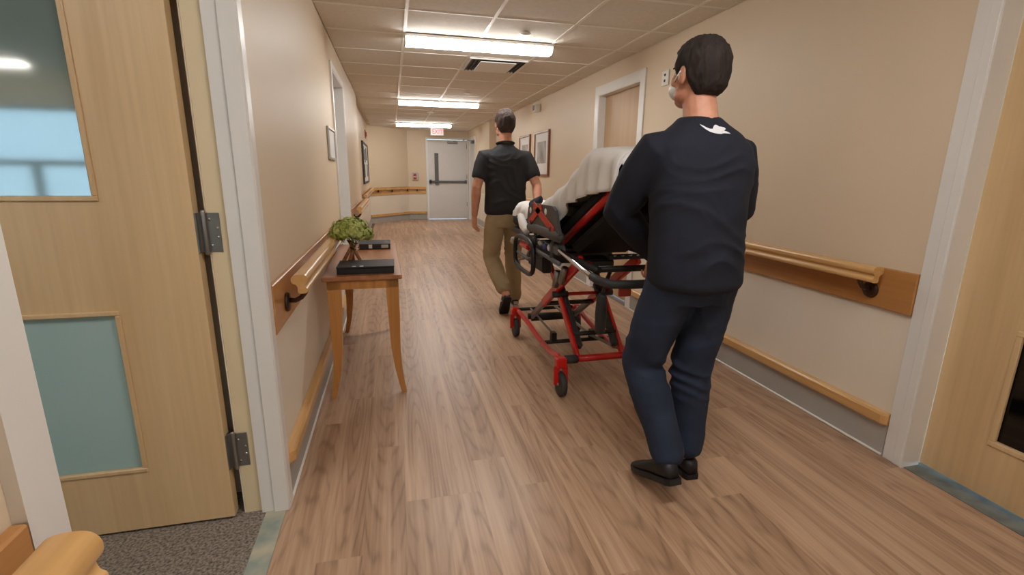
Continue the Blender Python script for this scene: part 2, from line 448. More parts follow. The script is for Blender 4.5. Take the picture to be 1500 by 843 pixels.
# baseboards, with the white bead where they meet the floor
def baseboard(name, x, y0, y1, sg, label):
    b = struct(name, MB().box(min(x, x + sg * .008), max(x, x + sg * .008), y0, y1, 0.001, .155), M['base'], label, (x, y0, 0), cat='baseboard')
    part('floor_bead', MB().box(min(x, x + sg * .016), max(x, x + sg * .016), y0, y1, 0.001, .012, bev=.003), M['white'], b)
    return b
baseboard('baseboard_left', LX, 1.83, 4.43, 1, 'grey cove base along the left wall by the table')
baseboard('baseboard_left.001', LX, 5.53, 7.75, 1, 'grey cove base on the left wall past the recessed door')
baseboard('baseboard_left.002', -.53, 7.76, 12.55, 1, 'grey cove base far down the left wall')
baseboard('baseboard_left.003', LX, -3.9, .60, 1, 'grey cove base on the left wall nearest the viewer')
baseboard('baseboard_right', RX, 1.56, 4.12, -1, 'grey cove base along the right wall by the near door')
baseboard('baseboard_right.001', RX, 5.20, 10.6, -1, 'grey cove base on the right wall past the tan door')
baseboard('baseboard_right.002', 2.07, 10.6, 12.38, -1, 'grey cove base on the far projecting right wall')
bb = MB(); dA = Vector((B[0] - A[0], B[1] - A[1], 0)).normalized(); nA = Vector((dA.y, -dA.x, 0))
def off(p, d): return (p[0] + nA.x * d, p[1] + nA.y * d)
bb.prism([A, B, off(B, .01), off(A, .01)], 'Z', .001, .155).box(.44, .93, 13.59, 13.6, .001, .155)
struct('baseboard_far', bb, M['base'], 'grey cove base under the far angled wall', cat='baseboard')

# ------------------------------------------------------------------ handrails
def handrail(x, y0, y1, sg, label, ztop=.88, rail_in=.12, ends=(True, True), br0=.075, step=1.2):
    """x wall plane; sg +1 when the corridor lies at +x"""
    t = thing('handrail', (x, (y0 + y1) / 2, .70), label, 'handrail', 'wooden handrails')
    X = lambda d: x + sg * d
    part('backing_board', MB().box(min(X(.001), X(.02)), max(X(.001), X(.02)), y0, y1, .69, .875, bev=.003), M['board'], t)
    prof = [(.058, .872), (.066, .884), (.08, .889), (.10, .889), (.112, .884), (.118, .872), (.116, .858), (.108, .850), (.110, .838), (.116, .832), (.116, .822), (.108, .815), (.086, .815), (.08, .822), (.08, .838), (.074, .850), (.062, .856)]
    a0 = y0 + (rail_in if ends[0] else 0); a1 = y1 - (rail_in if ends[1] else 0)
    pr = []; k_ = len(prof)
    for i in range(k_):
        p0, p1, p2, p3 = (prof[(i + j) % k_] for j in (-1, 0, 1, 2))
        for u in (0, .25, .5, .75):
            pr.append(tuple(.5 * (2 * p1[c] + (p2[c] - p0[c]) * u + (2 * p0[c] - 5 * p1[c] + 4 * p2[c] - p3[c]) * u * u + (3 * p1[c] - p0[c] - 3 * p2[c] + p3[c]) * u ** 3) for c in (0, 1)))
    part('rail', MB().prism([(X(d), z) for d, z in pr], 'Y', a0, a1, smooth=True), M['maple_y'], t)
    n = max(2, int(round((a1 - a0 - 2 * br0) / step)) + 1)
    for i in range(n):
        yy = a0 + br0 + (a1 - a0 - 2 * br0) * i / (n - 1)
        b = MB()
        b.lathe([(.001, 0), (.036, 0), (.040, .004), (.036, .011), (.012, .014), (.001, .014)], (X(.02), yy, .765), 18, axis='X') if sg > 0 else \
            b.lathe([(.001, 0), (.036, 0), (.040, -.004), (.036, -.011), (.012, -.014), (.001, -.014)], (X(.02), yy, .765), 18, axis='X')
        b.tube([(X(.03), yy, .772), (X(.055), yy, .770), (X(.078), yy, .782), (X(.092), yy, .80), (X(.096), yy, .816)], [.011, .010, .010, .010, .013], 10)
        k = part('bracket', b, M['bronze'], t)
        part('screw', MB().ell((X(.036), yy, .765), (.005, .005, .005), nu=8, nv=6), M['steel'], k)
    return t
handrail(LX, 1.832, 4.40, 1, 'left handrail on a wooden board running behind the console table')
handrail(LX, 5.55, 7.60, 1, 'second left handrail, past the recessed left door')
handrail(-.53, 8.5, 12.3, 1, 'far left handrail under the notice board')
handrail(LX, -1.6, .605, 1, 'handrail end at the bottom left corner of the view', rail_in=.05)
handrail(RX, 1.557, 4.08, -1, 'right handrail on a wooden board beside the near right door')
handrail(RX, 5.24, 10.5, -1, 'right handrail past the tan door, behind the stretcher')
# far handrail along the angled and the end wall
t = thing('handrail', (0.2, 13.4, .7), 'far handrail crossing the end wall under the fire alarm station', 'handrail', 'wooden handrails')
b = MB()
b.prism([off(A, .001), off(B, .001), off(B, .02), off(A, .02)], 'Z', .69, .875); b.box(.44, .90, 13.58, 13.599, .69, .875)
part('backing_board', b, M['maple_x'], t)
b = MB(); b.prism([off(A, .07), (.46, 13.51), (.88, 13.51), (.88, 13.54), (.45, 13.54), off(A, .115)][::1], 'Z', .82, .885)
part('rail', b, M['maple_x'], t)
for (px, py) in ((off((-.36, 12.734), .04)), (off((-.02, 13.102), .04)), (.40, 13.52), (.66, 13.56)):
    part('bracket', MB().tube([(px, py + .02, .77), (px, py - .02, .775), (px, py - .03, .82)], .016, 8), M['bronze'], t)

# low bumper rails
def bumper(x, y0, y1, sg, label):
    X = lambda d: x + sg * d
    prof = [(.001, .155), (.030, .157), (.037, .166), (.037, .204), (.030, .213), (.001, .215)]
    b = MB(); e = .02
    n = len(prof)
    rings = []
    for yy, sc in ((y0, .35), (y0 + e, 1), (y1 - e, 1), (y1, .35)):
        rings.append([(X(.001 + (d - .001) * sc), yy, z) for d, z in prof])
    vs = [p for r_ in rings for p in r_]; fs = []
    for i in range(3):
        for j in range(n): fs.append([i * n + j, i * n + (j + 1) % n, (i + 1) * n + (j + 1) % n, (i + 1) * n + j])
    fs += [list(range(n)), [3 * n + j for j in range(n)]]
    b.add(vs, fs)
    return solo('bumper_rail', b, M['maple_y'], (x, (y0 + y1) / 2, .155), label=label, cat='bumper rail', group='low wooden bumper rails')
bumper(LX, 1.835, 4.40, 1, 'low wooden bumper rail on the left wall behind the table')
bumper(LX, 5.55, 7.7, 1, 'low wooden bumper rail on the left wall past the recessed door')
bumper(RX, 1.56, 4.08, -1, 'low wooden bumper rail on the right wall behind the man in navy')
bumper(RX, 5.24, 10.5, -1, 'low wooden bumper rail on the right wall behind the stretcher')
b = MB(); b.prism([off(A, .001), off(B, .001), off(B, .035), off(A, .035)], 'Z', .155, .215).box(.44, .92, 13.565, 13.599, .155, .215)
solo('bumper_rail', b, M['maple_x'], (.2, 13.3, .155), label='low wooden bumper rail across the far end wall', cat='bumper rail', group='low wooden bumper rails')

# ------------------------------------------------------------------ near left doorway
fr = MB()
fr.box(-.535, -.436, 1.776, 1.79, 0, DT).box(-.492, -.436, 1.768, 1.776, 0, DT, bev=.003).box(-.45, -.434, 1.776, 1.832, 0, DT + .05, bev=.003)
fr.box(-.45, -.434, .61, .66, 0, DT + .05).box(-.535, -.434, .66, .672, 0, DT)
fr.box(-.535, -.434, .66, 1.79, DT - .012, DT + .05)
tr = struct('trim_3', fr, M['frame_white'], 'white enamel frame of the left doorway', cat='door frame')
part('jamb', MB().box(-.598, -.535, 1.788, 1.80, 0, DT, bev=.004), M['jamb'], tr, 'cream hinge side of the jamb')
d1 = thing('door_1', (-.62, 1.785, 0), 'open maple door with two teal glass panels at the left', 'door', kind='structure')
HX, DX = -.625, -1.69; Y0, Y1 = 1.763, 1.808
leaf = MB()
leaf.box(-.882, HX, Y0, Y1, .012, 2.09).box(DX, -1.45, Y0, Y1, .012, 2.09)
leaf.box(-1.45, -.882, Y0, Y1, .012, .248).box(-1.45, -.882, Y0, Y1, .825, 1.185).box(-1.45, -.882, Y0, Y1, 1.96, 2.09)
part('leaf', leaf, M['maple'], d1)
def beads(x0, x1, z0, z1, y, w, parent, axis='Y', mtl='maple', sg=-1):
    q = MB()
    for (a0, a1, c0, c1) in ((x0, x1, z0, z0 + w), (x0, x1, z1 - w, z1), (x0, x0 + w, z0 + w, z1 - w), (x1 - w, x1, z0 + w, z1 - w)):
        if axis == 'Y': q.box(a0, a1, y - .008, y + .008, c0, c1, bev=.003)
        else: q.box(y - .008, y + .008, a0, a1, c0, c1, bev=.003)
    return part('glazing_bead', q, M[mtl], parent)
beads(-1.455, -.877, 1.178, 1.966, Y0 + .002, .016, d1)
beads(-1.455, -.875, .240, .828, Y0 + .002, .016, d1)
part('glass_panel', MB().box(-1.45, -.885, Y0 + .012, Y0 + .018, 1.186, 1.96), M['teal'], d1, 'teal mirror-like upper glass')
part('glass_panel', MB().box(-1.45, -.885, Y0 + .012, Y0 + .018, .246, .825), M['teal_low'], d1, 'teal frosted lower glass')
for (z0, z1) in ((1.01, 1.14), (.205, .340), (1.80, 1.93)):
    h = MB().box(-.6245, -.620, Y0 + .002, Y1, z0, z1).box(-.604, -.558, 1.7845, 1.789, z0, z1, bev=.001).box(-.622, -.600, 1.7825, 1.7865, z0, z1, bev=.001)
    ho = part('hinge', h, M['steel'], d1)
    k = MB()
    k.tube([(-.603, 1.780, z0 - .003), (-.603, 1.780, z1 + .003)], .0075, 12, round_cap=True)
    part('knuckle', k, M['steel'], ho)
    sc = MB()
    for (dx, dz) in ((-.587, .022), (-.566, .05), (-.566, .08), (-.587, .108)): sc.ell((dx, 1.7835, z0 + dz), (.0045, .002, .0045), nu=8, nv=6)
    part('screw', sc, M['chrome'], ho)

# ------------------------------------------------------------------ near right door
fr = MB()
fr.box(2.188, 2.2005, 1.475, 1.555, 0, DT + .08, bev=.002).box(2.182, 2.2005, 1.468, 1.505, 0, DT + .04, bev=.003).box(2.184, 2.285, 1.462, 1.476, 0, DT)
fr.box(2.188, 2.2005, .30, .38, 0, DT + .08, bev=.002).box(2.184, 2.285, .38, .392, 0, DT).box(2.184, 2.285, .38, 1.476, DT - .012, DT + .04)
struct('trim_4', fr, M['frame_white'], 'white enamel frame of the near right door', cat='door frame')
d2 = thing('door_2', (2.31, .93, 0), 'closed maple door with a dark glass panel at the right edge', 'door', kind='structure')
lf = MB()
lf.box(2.288, 2.333, 1.222, 1.462, .018, 2.085).box(2.288, 2.333, .392, .62, .018, 2.085).box(2.288, 2.333, .62, 1.222, .018, .262).box(2.288, 2.333, .62, 1.222, .70, 1.2).box(2.288, 2.333, .62, 1.222, 1.95, 2.085)
part('leaf', lf, M['maple'], d2)
beads(.612, 1.240, .238, .72, 2.290, .022, d2, 'X')
beads(.612, 1.240, 1.18, 1.96, 2.290, .022, d2, 'X')
part('glass_panel', MB().box(2.300, 2.306, .62, 1.222, .25, .71), M['blackglass'], d2, 'dark glass')
part('glass_panel', MB().box(2.300, 2.306, .62, 1.222, 1.19, 1.95), M['blackglass'], d2, 'dark glass')
part('handle', MB().tube([(2.29, .47, 1.0), (2.23, .47, 1.0), (2.23, .58, 1.0)], .010, 10), M['steel'], d2)

# ------------------------------------------------------------------ other doors
def side_door(name, tname, x, sg, y0, y1, label, tlabel, leafmat, depth=.10, cw=.075, hinge_low=True):
    X = lambda d: x + sg * d
    def bx(q, d0, d1, a0, a1, c0, c1, bev=.002): q.box(min(X(d0), X(d1)), max(X(d0), X(d1)), a0, a1, c0, c1, bev=bev)
    q = MB()
    bx(q, 0, .014, y0 - cw, y0 + .004, 0, DT + cw); bx(q, 0, .014, y1 - .004, y1 + cw, 0, DT + cw); bx(q, 0, .014, y0, y1, DT - .004, DT + cw)
    bx(q, -depth - .03, .010, y0, y0 + .014, 0, DT); bx(q, -depth - .03, .010, y1 - .014, y1, 0, DT); bx(q, -depth - .03, .010, y0, y1, DT - .014, DT)
    struct(tname, q, M['frame_white'], tlabel, (x, (y0 + y1) / 2, 0), cat='door frame')
    d = thing(name, (X(-depth), (y0 + y1) / 2, 0), label, 'door', kind='structure')
    q = MB(); bx(q, -depth - .045, -depth, y0 + .014, y1 - .014, .012, DT - .014); part('leaf', q, leafmat, d)
    hy = y0 + .09
    part('handle', MB().tube([(X(-depth + .0), hy, 1.0), (X(-depth + .05), hy, 1.0), (X(-depth + .05), hy + .11, 1.0)], .010, 8), M['steel'], d)
    return d
side_door('door_3', 'trim_5', LX, 1, 4.50, 5.45, 'recessed door in the left wall past the sign holder', 'white frame of the recessed left door', M['far_door'], .105, .05)
side_door('door_4', 'trim_6', RX, -1, 4.20, 5.12, 'tan flush door in the right wall beyond the man in navy', 'white frame of the tan right door', M['tan_door'], .07, .085)
d5 = side_door('door_5', 'trim_7', 2.07, -1, 12.45, 13.40, 'pale side door at the far right corner', 'white frame of the far right corner door', M['far_door'], .03, .06)
part('door_closer', MB().box(2.03, 2.095, 12.62, 12.9, 2.0, 2.06, bev=.006).bar((2.05, 12.8, 2.07), (1.98, 13.2, 2.09), .02, .012).bar((1.98, 13.2, 2.09), (2.06, 13.36, 2.10), .02, .012), M['dark_steel'], d5)
# end door
q = MB().box(.915, .965, 13.575, 13.605, 0, 2.18, bev=.003).box(2.03, 2.068, 13.575, 13.605, 0, 2.18, bev=.003).box(.95, 2.04, 13.575, 13.605, 2.125, 2.18, bev=.003)
struct('trim_8', q, M['frame_white'], 'white frame of the end door', (1.5, 13.6, 0), cat='door frame')
d6 = thing('door_6', (1.5, 13.62, 0), 'pale end door with a crash bar and a narrow window', 'door', kind='structure')
q = MB().box(.97, 1.165, 13.602, 13.645, .012, 2.12).box(1.24, 2.03, 13.602, 13.645, .012, 2.12).box(1.165, 1.24, 13.602, 13.645, .012, 1.02).box(1.165, 1.24, 13.602, 13.645, 1.75, 2.12)
part('leaf', q, M['far_door'], d6)
part('window_strip', MB().box(1.165, 1.24, 13.612, 13.618, 1.02, 1.75), M['greyglass'], d6)
part('window_bead', MB().box(1.150, 1.167, 13.592, 13.604, 1.0, 1.77).box(1.238, 1.255, 13.592, 13.604, 1.0, 1.77).box(1.15, 1.255, 13.592, 13.604, 1.75, 1.77), M['dark_steel'], d6)
cb = part('crash_bar', MB().box(.99, 2.02, 13.54, 13.585, .99, 1.045, bev=.008).box(1.0, 1.06, 13.54, 13.602, .96, 1.07, bev=.006).box(1.96, 2.02, 13.55, 13.602, .98, 1.06, bev=.006), M['dark_steel'], d6)
part('latch_case', MB().box(1.16, 1.25, 13.55, 13.602, .93, 1.0, bev=.006), M['dark_steel'], cb)
part('door_closer', MB().box(1.5, 1.78, 13.55, 13.602, 2.02, 2.075, bev=.008).bar((1.66, 13.53, 2.085), (1.9, 13.42, 2.10), .022, .012).bar((1.9, 13.42, 2.10), (1.98, 13.57, 2.14), .022, .012), M['steel'], d6)
for z in (.35, 1.1, 1.9): part('hinge', MB().tube([(2.032, 13.592, z), (2.032, 13.592, z + .12)], .012, 8), M['dark_steel'], d6)

# ------------------------------------------------------------------ ceiling fittings
def light(x0, y0, label):
    t = thing('ceiling_light', (x0 + .61, y0 + .075, CZ), label, 'ceiling light', 'fluorescent wrap lights along the corridor')
    part('housing', MB().box(x0, x0 + 1.24, y0 - .005, y0 + .165, CZ - .026, CZ - .003, bev=.004), M['white'], t)
    pr = [(y0 + .0, CZ - .026), (y0 + .012, CZ - .062), (y0 + .035, CZ - .078), (y0 + .125, CZ - .078), (y0 + .148, CZ - .062), (y0 + .16, CZ - .026)]
    part('diffuser', MB().prism(pr, 'X', x0 + .012, x0 + 1.228), M['lamp'], t)
    for xx in (x0, x0 + 1.228):
        part('end_cap', MB().prism([(a + (-.002 if a < y0 + .08 else .002), c - .001) for a, c in pr], 'X', xx, xx + .012), M['white'], t)
    return t
light(.145, 4.235, 'nearest fluorescent wrap light on the corridor ceiling, largest of the row')
light(.145, 7.90, 'second fluorescent wrap light along the ceiling, between the two others')
light(.145, 11.56, 'farthest fluorescent wrap light, just before the exit sign')
light(.145, .575, 'fluorescent wrap light overhead, above the viewer')
light(.145, -3.085, 'fluorescent wrap light on the ceiling behind the viewer')

v = thing('air_vent', (1.063, 5.2, CZ), 'flat panel air diffuser between the first two ceiling lights', 'air vent')
part('frame', MB().box(.775, 1.35, 4.92, 4.94, CZ - .012, CZ - .002).box(.775, 1.35, 5.47, 5.49, CZ - .012, CZ - .002).box(.775, .795, 4.94, 5.47, CZ - .012, CZ - .002).box(1.33, 1.35, 4.94, 5.47, CZ - .012, CZ - .002), M['white'], v)
part('duct_opening', MB().box(.795, 1.33, 4.94, 5.47, CZ - .004, CZ - .0025), M['grey'], v)
for k in range(3):
    part('louver', MB().bar((.80 + .035 * k, 4.95, CZ - .012), (.80 + .035 * k, 5.46, CZ - .012), .004, .016), M['grey'], v)
    part('louver', MB().bar((1.325 - .035 * k, 4.95, CZ - .012), (1.325 - .035 * k, 5.46, CZ - .012), .004, .016), M['grey'], v)
part('centre_panel', MB().box(.885, 1.245, 4.97, 5.44, CZ - .026, CZ - .018, bev=.003), M['white'], v)

def sprinkler(x, y, label, r=.042):
    t = thing('smoke_detector', (x, y, CZ), label, 'detector', 'round ceiling detectors')
    part('base', MB().lathe([(.001, 0), (r * .8, 0), (r * .8, -.008), (.001, -.008)], (x, y, CZ - .003), 20), M['white'], t)
    part('cover', MB().lathe([(r, -.008), (r, -.013), (r * .85, -.017), (.001, -.018)], (x, y, CZ - .003), 20), M['white'], t)
sprinkler(1.06, 3.97, 'white round detector on the ceiling right above the nearest light', .045)
sprinkler(1.055, 6.98, 'white round detector on the ceiling before the second light')
sprinkler(.75, 9.42, 'white round detector midway between the second and farthest lights', .075)

e = thing('exit_sign', (1.16, 12.7, 2.17), 'white exit sign with red letters hanging above the end door', 'exit sign')
part('housing', MB().box(.99, 1.315, 12.68, 12.72, 2.165, 2.335, bev=.004), M['white'], e)
part('face', MB().box(1.0, 1.305, 12.676, 12.681, 2.175, 2.325), M['exit_face'], e)
part('mount', MB().box(1.12, 1.18, 12.67, 12.73, 2.33, CZ), M['white'], e)
cu = bpy.data.curves.new('letters', 'FONT'); cu.body = 'EXIT'; cu.size = .15; cu.align_x = 'CENTER'; cu.align_y = 'CENTER'; cu.extrude = .001
tmp = bpy.data.objects.new('tmp', cu); COL.objects.link(tmp)
dg = bpy.context.evaluated_depsgraph_get()
me = bpy.data.meshes.new_from_object(tmp.evaluated_get(dg)); bpy.data.objects.remove(tmp)
for vv in me.vertices:
    c = vv.co.copy(); vv.co = Vector((c.x * .85, -12.7 + 12.675 - c.z, c.y + .08))
me.materials.clear(); me.materials.append(M['exit_red'])
o = link('lettering', me, e); o['label'] = 'red EXIT letters'

# ------------------------------------------------------------------ wall fittings
def picture(x, sg, y0, y1, z0, z1, label, fmat, mat_w=.07, art='art', group=None, fw=.03, th=.03, cat='picture', nm='picture_frame'):
    X = lambda d: x + sg * d
    t = thing(nm, (x, (y0 + y1) / 2, z0), label, cat, group)
    def bx(q, d0, d1, a0, a1, c0, c1, bev=.0): q.box(min(X(d0), X(d1)), max(X(d0), X(d1)), a0, a1, c0, c1, bev=bev)
    q = MB()
    bx(q, .001, th, y0, y0 + fw, z0, z1, .003); bx(q, .001, th, y1 - fw, y1, z0, z1, .003); bx(q, .001, th, y0 + fw, y1 - fw, z0, z0 + fw, .003); bx(q, .001, th, y0 + fw, y1 - fw, z1 - fw, z1, .003)
    part('frame', q, M[fmat], t)
    q = MB(); bx(q, .002, th * .45, y0 + fw, y1 - fw, z0 + fw, z1 - fw); part('mat_board', q, M['paper'], t)
    if art:
        q = MB(); bx(q, th * .45, th * .5, y0 + fw + mat_w, y1 - fw - mat_w, z0 + fw + mat_w * 1.3, z1 - fw - mat_w); part('print', q, M[art], t)
    return t
picture(RX, -1, 6.78, 7.50, 1.235, 1.885, 'wood framed grey print with wide white mat, nearer of two on right wall', 'picwood', .12, group='framed prints on the right wall')
picture(RX, -1, 7.77, 8.43, 1.235, 1.885, 'wood framed print partly behind the man in the polo, farther of two', 'picwood', .12, group='framed prints on the right wall')
picture(LX, 1, 3.93, 4.36, 1.36, 1.60, 'silver framed notice on the left wall before the recessed door', 'silver', .03, None, fw=.018, th=.018, cat='sign', nm='sign_holder')
nb = picture(-.53, 1, 9.9, 11.9, 1.03, 1.84, 'dark framed notice board with papers far down the left wall', 'grey', .1, None, fw=.04, th=.035, cat='notice board', nm='notice_board')
for (a, c) in ((10.1, 1.5), (10.6, 1.45), (11.1, 1.5), (10.2, 1.15), (10.75, 1.12), (11.3, 1.16)):
    part('paper_sheet', MB().box(-.515, -.510, a, a + .35, c, c + .26), M[random.choice(['navyblock', 'paper', 'dark_steel'])], nb)
# small fittings
t = thing('wall_plate', (RX, 3.79, 2.05), 'small white plate with two holes high on the right wall', 'wall plate')
part('plate', MB().box(2.188, 2.199, 3.74, 3.84, 1.985, 2.10, bev=.003), M['white'], t)
for z in (2.022, 2.066): part('socket', MB().lathe([(.001, 0), (.011, 0), (.011, -.003), (.001, -.003)], (2.188, 3.79, z), 12, axis='X'), M['black'], t)
t = thing('wall_speaker', (RX, 7.35, 2.18), 'small grey speaker box on the right wall above the framed prints', 'speaker')
part('case', MB().box(2.11, 2.199, 7.28, 7.42, 2.17, 2.285, bev=.02, seg=3), M['white'], t)
part('grille', MB().box(2.106, 2.112, 7.30, 7.40, 2.19, 2.265), M['dark_steel'], t)
t = thing('fire_alarm_station', (.62, 13.6, 1.04), 'red fire alarm pull station left of the end door', 'alarm')
part('back_box', MB().box(.545, .70, 13.55, 13.599, 1.05, 1.25, bev=.006), M['silver'], t)
part('cover', MB().box(.575, .655, 13.53, 13.552, 1.075, 1.225, bev=.006), M['redplastic'], t)
part('pull_bar', MB().box(.585, .645, 13.515, 13.532, 1.13, 1.155, bev=.004), M['white'], t)
t = thing('alarm_bell', (-.53, 11.6, 2.02), 'small red alarm device high on the far left wall', 'alarm')
part('back_plate', MB().box(-.529, -.515, 11.52, 11.74, 1.98, 2.16, bev=.004), M['redplastic'], t)
part('strobe', MB().box(-.515, -.49, 11.57, 11.69, 2.02, 2.12, bev=.01), M['redplastic'], t)

# ------------------------------------------------------------------ console table
TZ = .715
tb = thing('console_table', (-.19, 3.345, 0), 'narrow wooden console table with curved legs against the left wall', 'table')
part('tabletop', MB().box(-.405, .020, 2.715, 3.975, TZ - .024, TZ, bev=.004), M['table_top'], tb)
part('apron', MB().box(-.385, 0, 2.735, 2.757, TZ - .075, TZ - .0245).box(-.385, 0, 3.933, 3.955, TZ - .075, TZ - .0245).box(-.385, -.363, 2.757, 3.933, TZ - .075, TZ - .0245).box(-.022, 0, 2.757, 3.933, TZ - .075, TZ - .0245), M['table'], tb)
def table_leg(xo, sx, y, sy):
    """xo outer face x; sx +1 when the leg's outer side is +x"""
    prof = [(TZ - .0245, 0, .070), (TZ - .12, 0, .070), (.45, .0, .064), (.28, -.004, .052), (.14, .002, .040), (.05, .014, .033), (0.008, .022, .030), (0.001, .022, .026)]
    vs = []; fs = []
    for (z, bow, w) in prof:
        xa = xo + sx * (bow - .004); xb = xa - sx * w
        ya = y + sy * bow * .6; yb = ya - sy * min(w, .055)
        vs += [(xa, ya, z), (xb, ya, z), (xb, yb, z), (xa, yb, z)]
    for i in range(len(prof) - 1):
        for j in range(4): fs.append([i * 4 + j, i * 4 + (j + 1) % 4, (i + 1) * 4 + (j + 1) % 4, (i + 1) * 4 + j])
    fs += [[0, 1, 2, 3], [(len(prof) - 1) * 4 + j for j in range(4)]]
    part('leg', MB().add(vs, fs), M['table'], tb)
for (xo, sx) in ((-.385, -1), (.004, 1)):
    for (y, sy) in ((2.735, -1), (3.955, 1)): table_leg(xo, sx, y, sy)
tb.rotation_euler.z = .022

# things on the table
t = thing('document_box', (-.16, 2.89, TZ), 'flat black box at the near end of the console table', 'box')
part('case', MB().box(-.318, -.008, 2.775, 2.995, TZ + .001, TZ + .034, bev=.003), M['navyblock'], t)
part('lid', MB().box(-.320, -.006, 2.772, 2.998, TZ + .034, TZ + .043, bev=.002), M['navyblock'], t)
for xa in (-.235, -.195): part('label_tab', MB().box(xa, xa + .02, 2.78, 2.80, TZ + .0425, TZ + .0440), M['paper'], t, 'small pale tab')
t = thing('document_box', (-.165, 3.79, TZ), 'flat black box with pale labels at the far end of the table', 'box')
part('case', MB().box(-.305, -.030, 3.68, 3.90, TZ + .001, TZ + .040, bev=.003), M['navyblock'], t)
part('label_tab', MB().box(-.185, -.160, 3.6785, 3.6805, TZ + .008, TZ + .036), M['paper'], t, 'pale label')
part('label_tab', MB().box(-.095, -.045, 3.6785, 3.6805, TZ + .010, TZ + .034), M['silver'], t, 'silver label')

PC = Vector((-.258, 3.12, TZ))
pl = thing('flower_arrangement', PC, 'green hydrangea ball in a glass vase on crossed wooden sticks', 'plant')
for (a, b_) in (((-.058, -.02, 0.006), (.012, .012, .135)), ((.055, -.02, .006), (-.018, .008, .15)), ((.0, .055, .006), (.0, -.02, .14)), ((-.02, -.05, .006), (.02, .02, .13))):
    part('stick', MB().tube([PC + Vector(a), PC + Vector(b_)], [.011, .010], 10), M['stick'], pl)
part('vase', MB().lathe([(.001, .085), (.022, .085), (.030, .10), (.026, .13), (.018, .15), (.020, .165), (.018, .165), (.016, .15), (.024, .128), (.027, .10), (.001, .09)], PC + Vector((.018, 0, 0)), 18), M['clear'], pl)
part('stem', MB().tube([PC + Vector((.015, 0, .095)), PC + Vector((.005, 0, .17))], .005, 8), M['leafB'], pl)
rnd = random.Random(3)
for k in range(27):
    if k < 13: a = 2 * math.pi * k / 13; cc = Vector((math.cos(a) * .096, math.sin(a) * .096, .192 + rnd.uniform(-.014, .014)))
    elif k < 22: a = 2 * math.pi * k / 9; cc = Vector((math.cos(a) * .066, math.sin(a) * .066, .232 + rnd.uniform(-.008, .008)))
    elif k < 26: a = 2 * math.pi * k / 4; cc = Vector((math.cos(a) * .03, math.sin(a) * .03, .25))
    else: cc = Vector((0, 0, .20))
    q = MB()
    for i in range(100):
        d = Vector((rnd.gauss(0, 1), rnd.gauss(0, 1), rnd.gauss(0, 1))).normalized(); rr = .036 + rnd.uniform(-.012, .010)
        p = PC + cc + d * rr
        u = d.orthogonal().normalized(); u = Quaternion(d, rnd.uniform(0, 6.28)) @ u; w = d.cross(u); sz = rnd.uniform(.008, .012)
        for g in range(4):
            a = g * math.pi / 2; e1 = u * math.cos(a) + w * math.sin(a); e2 = d.cross(e1)
            q.add([p, p + e1 * sz * .6 + e2 * sz * .5 + d * .002, p + e1 * sz * 1.15 - d * .001, p + e1 * sz * .6 - e2 * sz * .5 + d * .002], [[0, 1, 2, 3]], True)
    q.ell(PC + cc, (.027, .027, .027), nu=10, nv=8)
    me = q.mesh('flower_cluster', M['leafA'] if k % 3 else M['leafB'], PC, fix=False)
    link('flower_cluster', me, pl)

# ------------------------------------------------------------------ stretcher
ct = thing('stretcher', (1.17, 3.0, 0), 'red and black wheeled ambulance stretcher with a raised backrest', 'stretcher')
CL, CR = .93, 1.42
WY0, WY1 = 2.50, 3.57
def cpart(name, q, m_, label=None): return part(name, q, M[m_], ct, label)
# wheels
for (x, y) in ((.916, WY0 - .015), (.914, WY1), (1.43, WY0 - .015), (1.427, WY1)):
    rad = .075
    w = cpart('wheel', MB().lathe([(.045, -.016), (.066, -.019), (.074, -.012), (.0755, 0), (.074, .012), (.066, .019), (.045, .016)], (x, y, rad + .001), 28, axis='X'), 'rubber')
    part('hub', MB().lathe([(.001, -.015), (.046, -.013), (.046, .013), (.001, .015)], (x, y, rad + .001), 20, axis='X'), M['black'], w)
    part('axle', MB().tube([(x - .024, y, rad), (x + .024, y, rad)], .009, 10), M['steel'], w)
    q = MB()
    for sx in (-1, 1): q.bar((x + sx * .027, y, rad - .004), (x + sx * .025, y + .012, .182), .007, .036, .002)
    q.box(x - .032, x + .032, y - .012, y + .045, .172, .235, bev=.008)
    cpart('caster_fork', q, 'red')
# side base rails (bowed), left and right
for x in (.925, 1.42):
    q = MB().tube([(x, 3.56, .215), (x, 3.50, .222), (x + (.015 if x < 1 else -.015), 3.34, .20), (x + (.02 if x < 1 else -.02), 3.05, .165), (x + (.02 if x < 1 else -.02), 2.80, .160), (x + (.005 if x < 1 else -.005), 2.66, .195), (x, 2.60, .208), (x, 2.50, .21)], .0185, 10)
    cpart('base_rail', q, 'red')
cpart('base_cross_tube', MB().tube([(1.02, 2.515, .212), (1.36, 2.515, .212)], .021, 12), 'red')
for xs in ((.945, 1.022), (1.355, 1.41)): cpart('rubber_collar', MB().tube([(xs[0], 2.515, .212), (xs[1], 2.515, .212)], .026, 12), 'rubber')
cpart('base_cross_tube', MB().tube([(.93, 2.95, .165), (1.42, 2.95, .165)], .014, 10), 'black', 'black tube')
cpart('base_cross_tube', MB().tube([(.93, 3.60, .215), (1.42, 3.60, .215)], .014, 10), 'black', 'black tube')
cpart('base_cross_tube', MB().tube([(1.0, 3.42, .20), (1.35, 3.42, .20)], .032, 10), 'black', 'black tube')
for x in (1.02, 1.30): cpart('pivot_block', MB().box(x - .018, x + .018, 2.925, 2.975, .165, .235, bev=.004), 'black')
cpart('link_rod', MB().tube([(1.03, 3.55, .23), (1.03, 2.98, .21)], .008, 8), 'steel')
cpart('link_rod', MB().tube([(1.20, 3.45, .27), (1.28, 2.92, .205), (1.34, 2.66, .21)], .010, 8), 'steel')
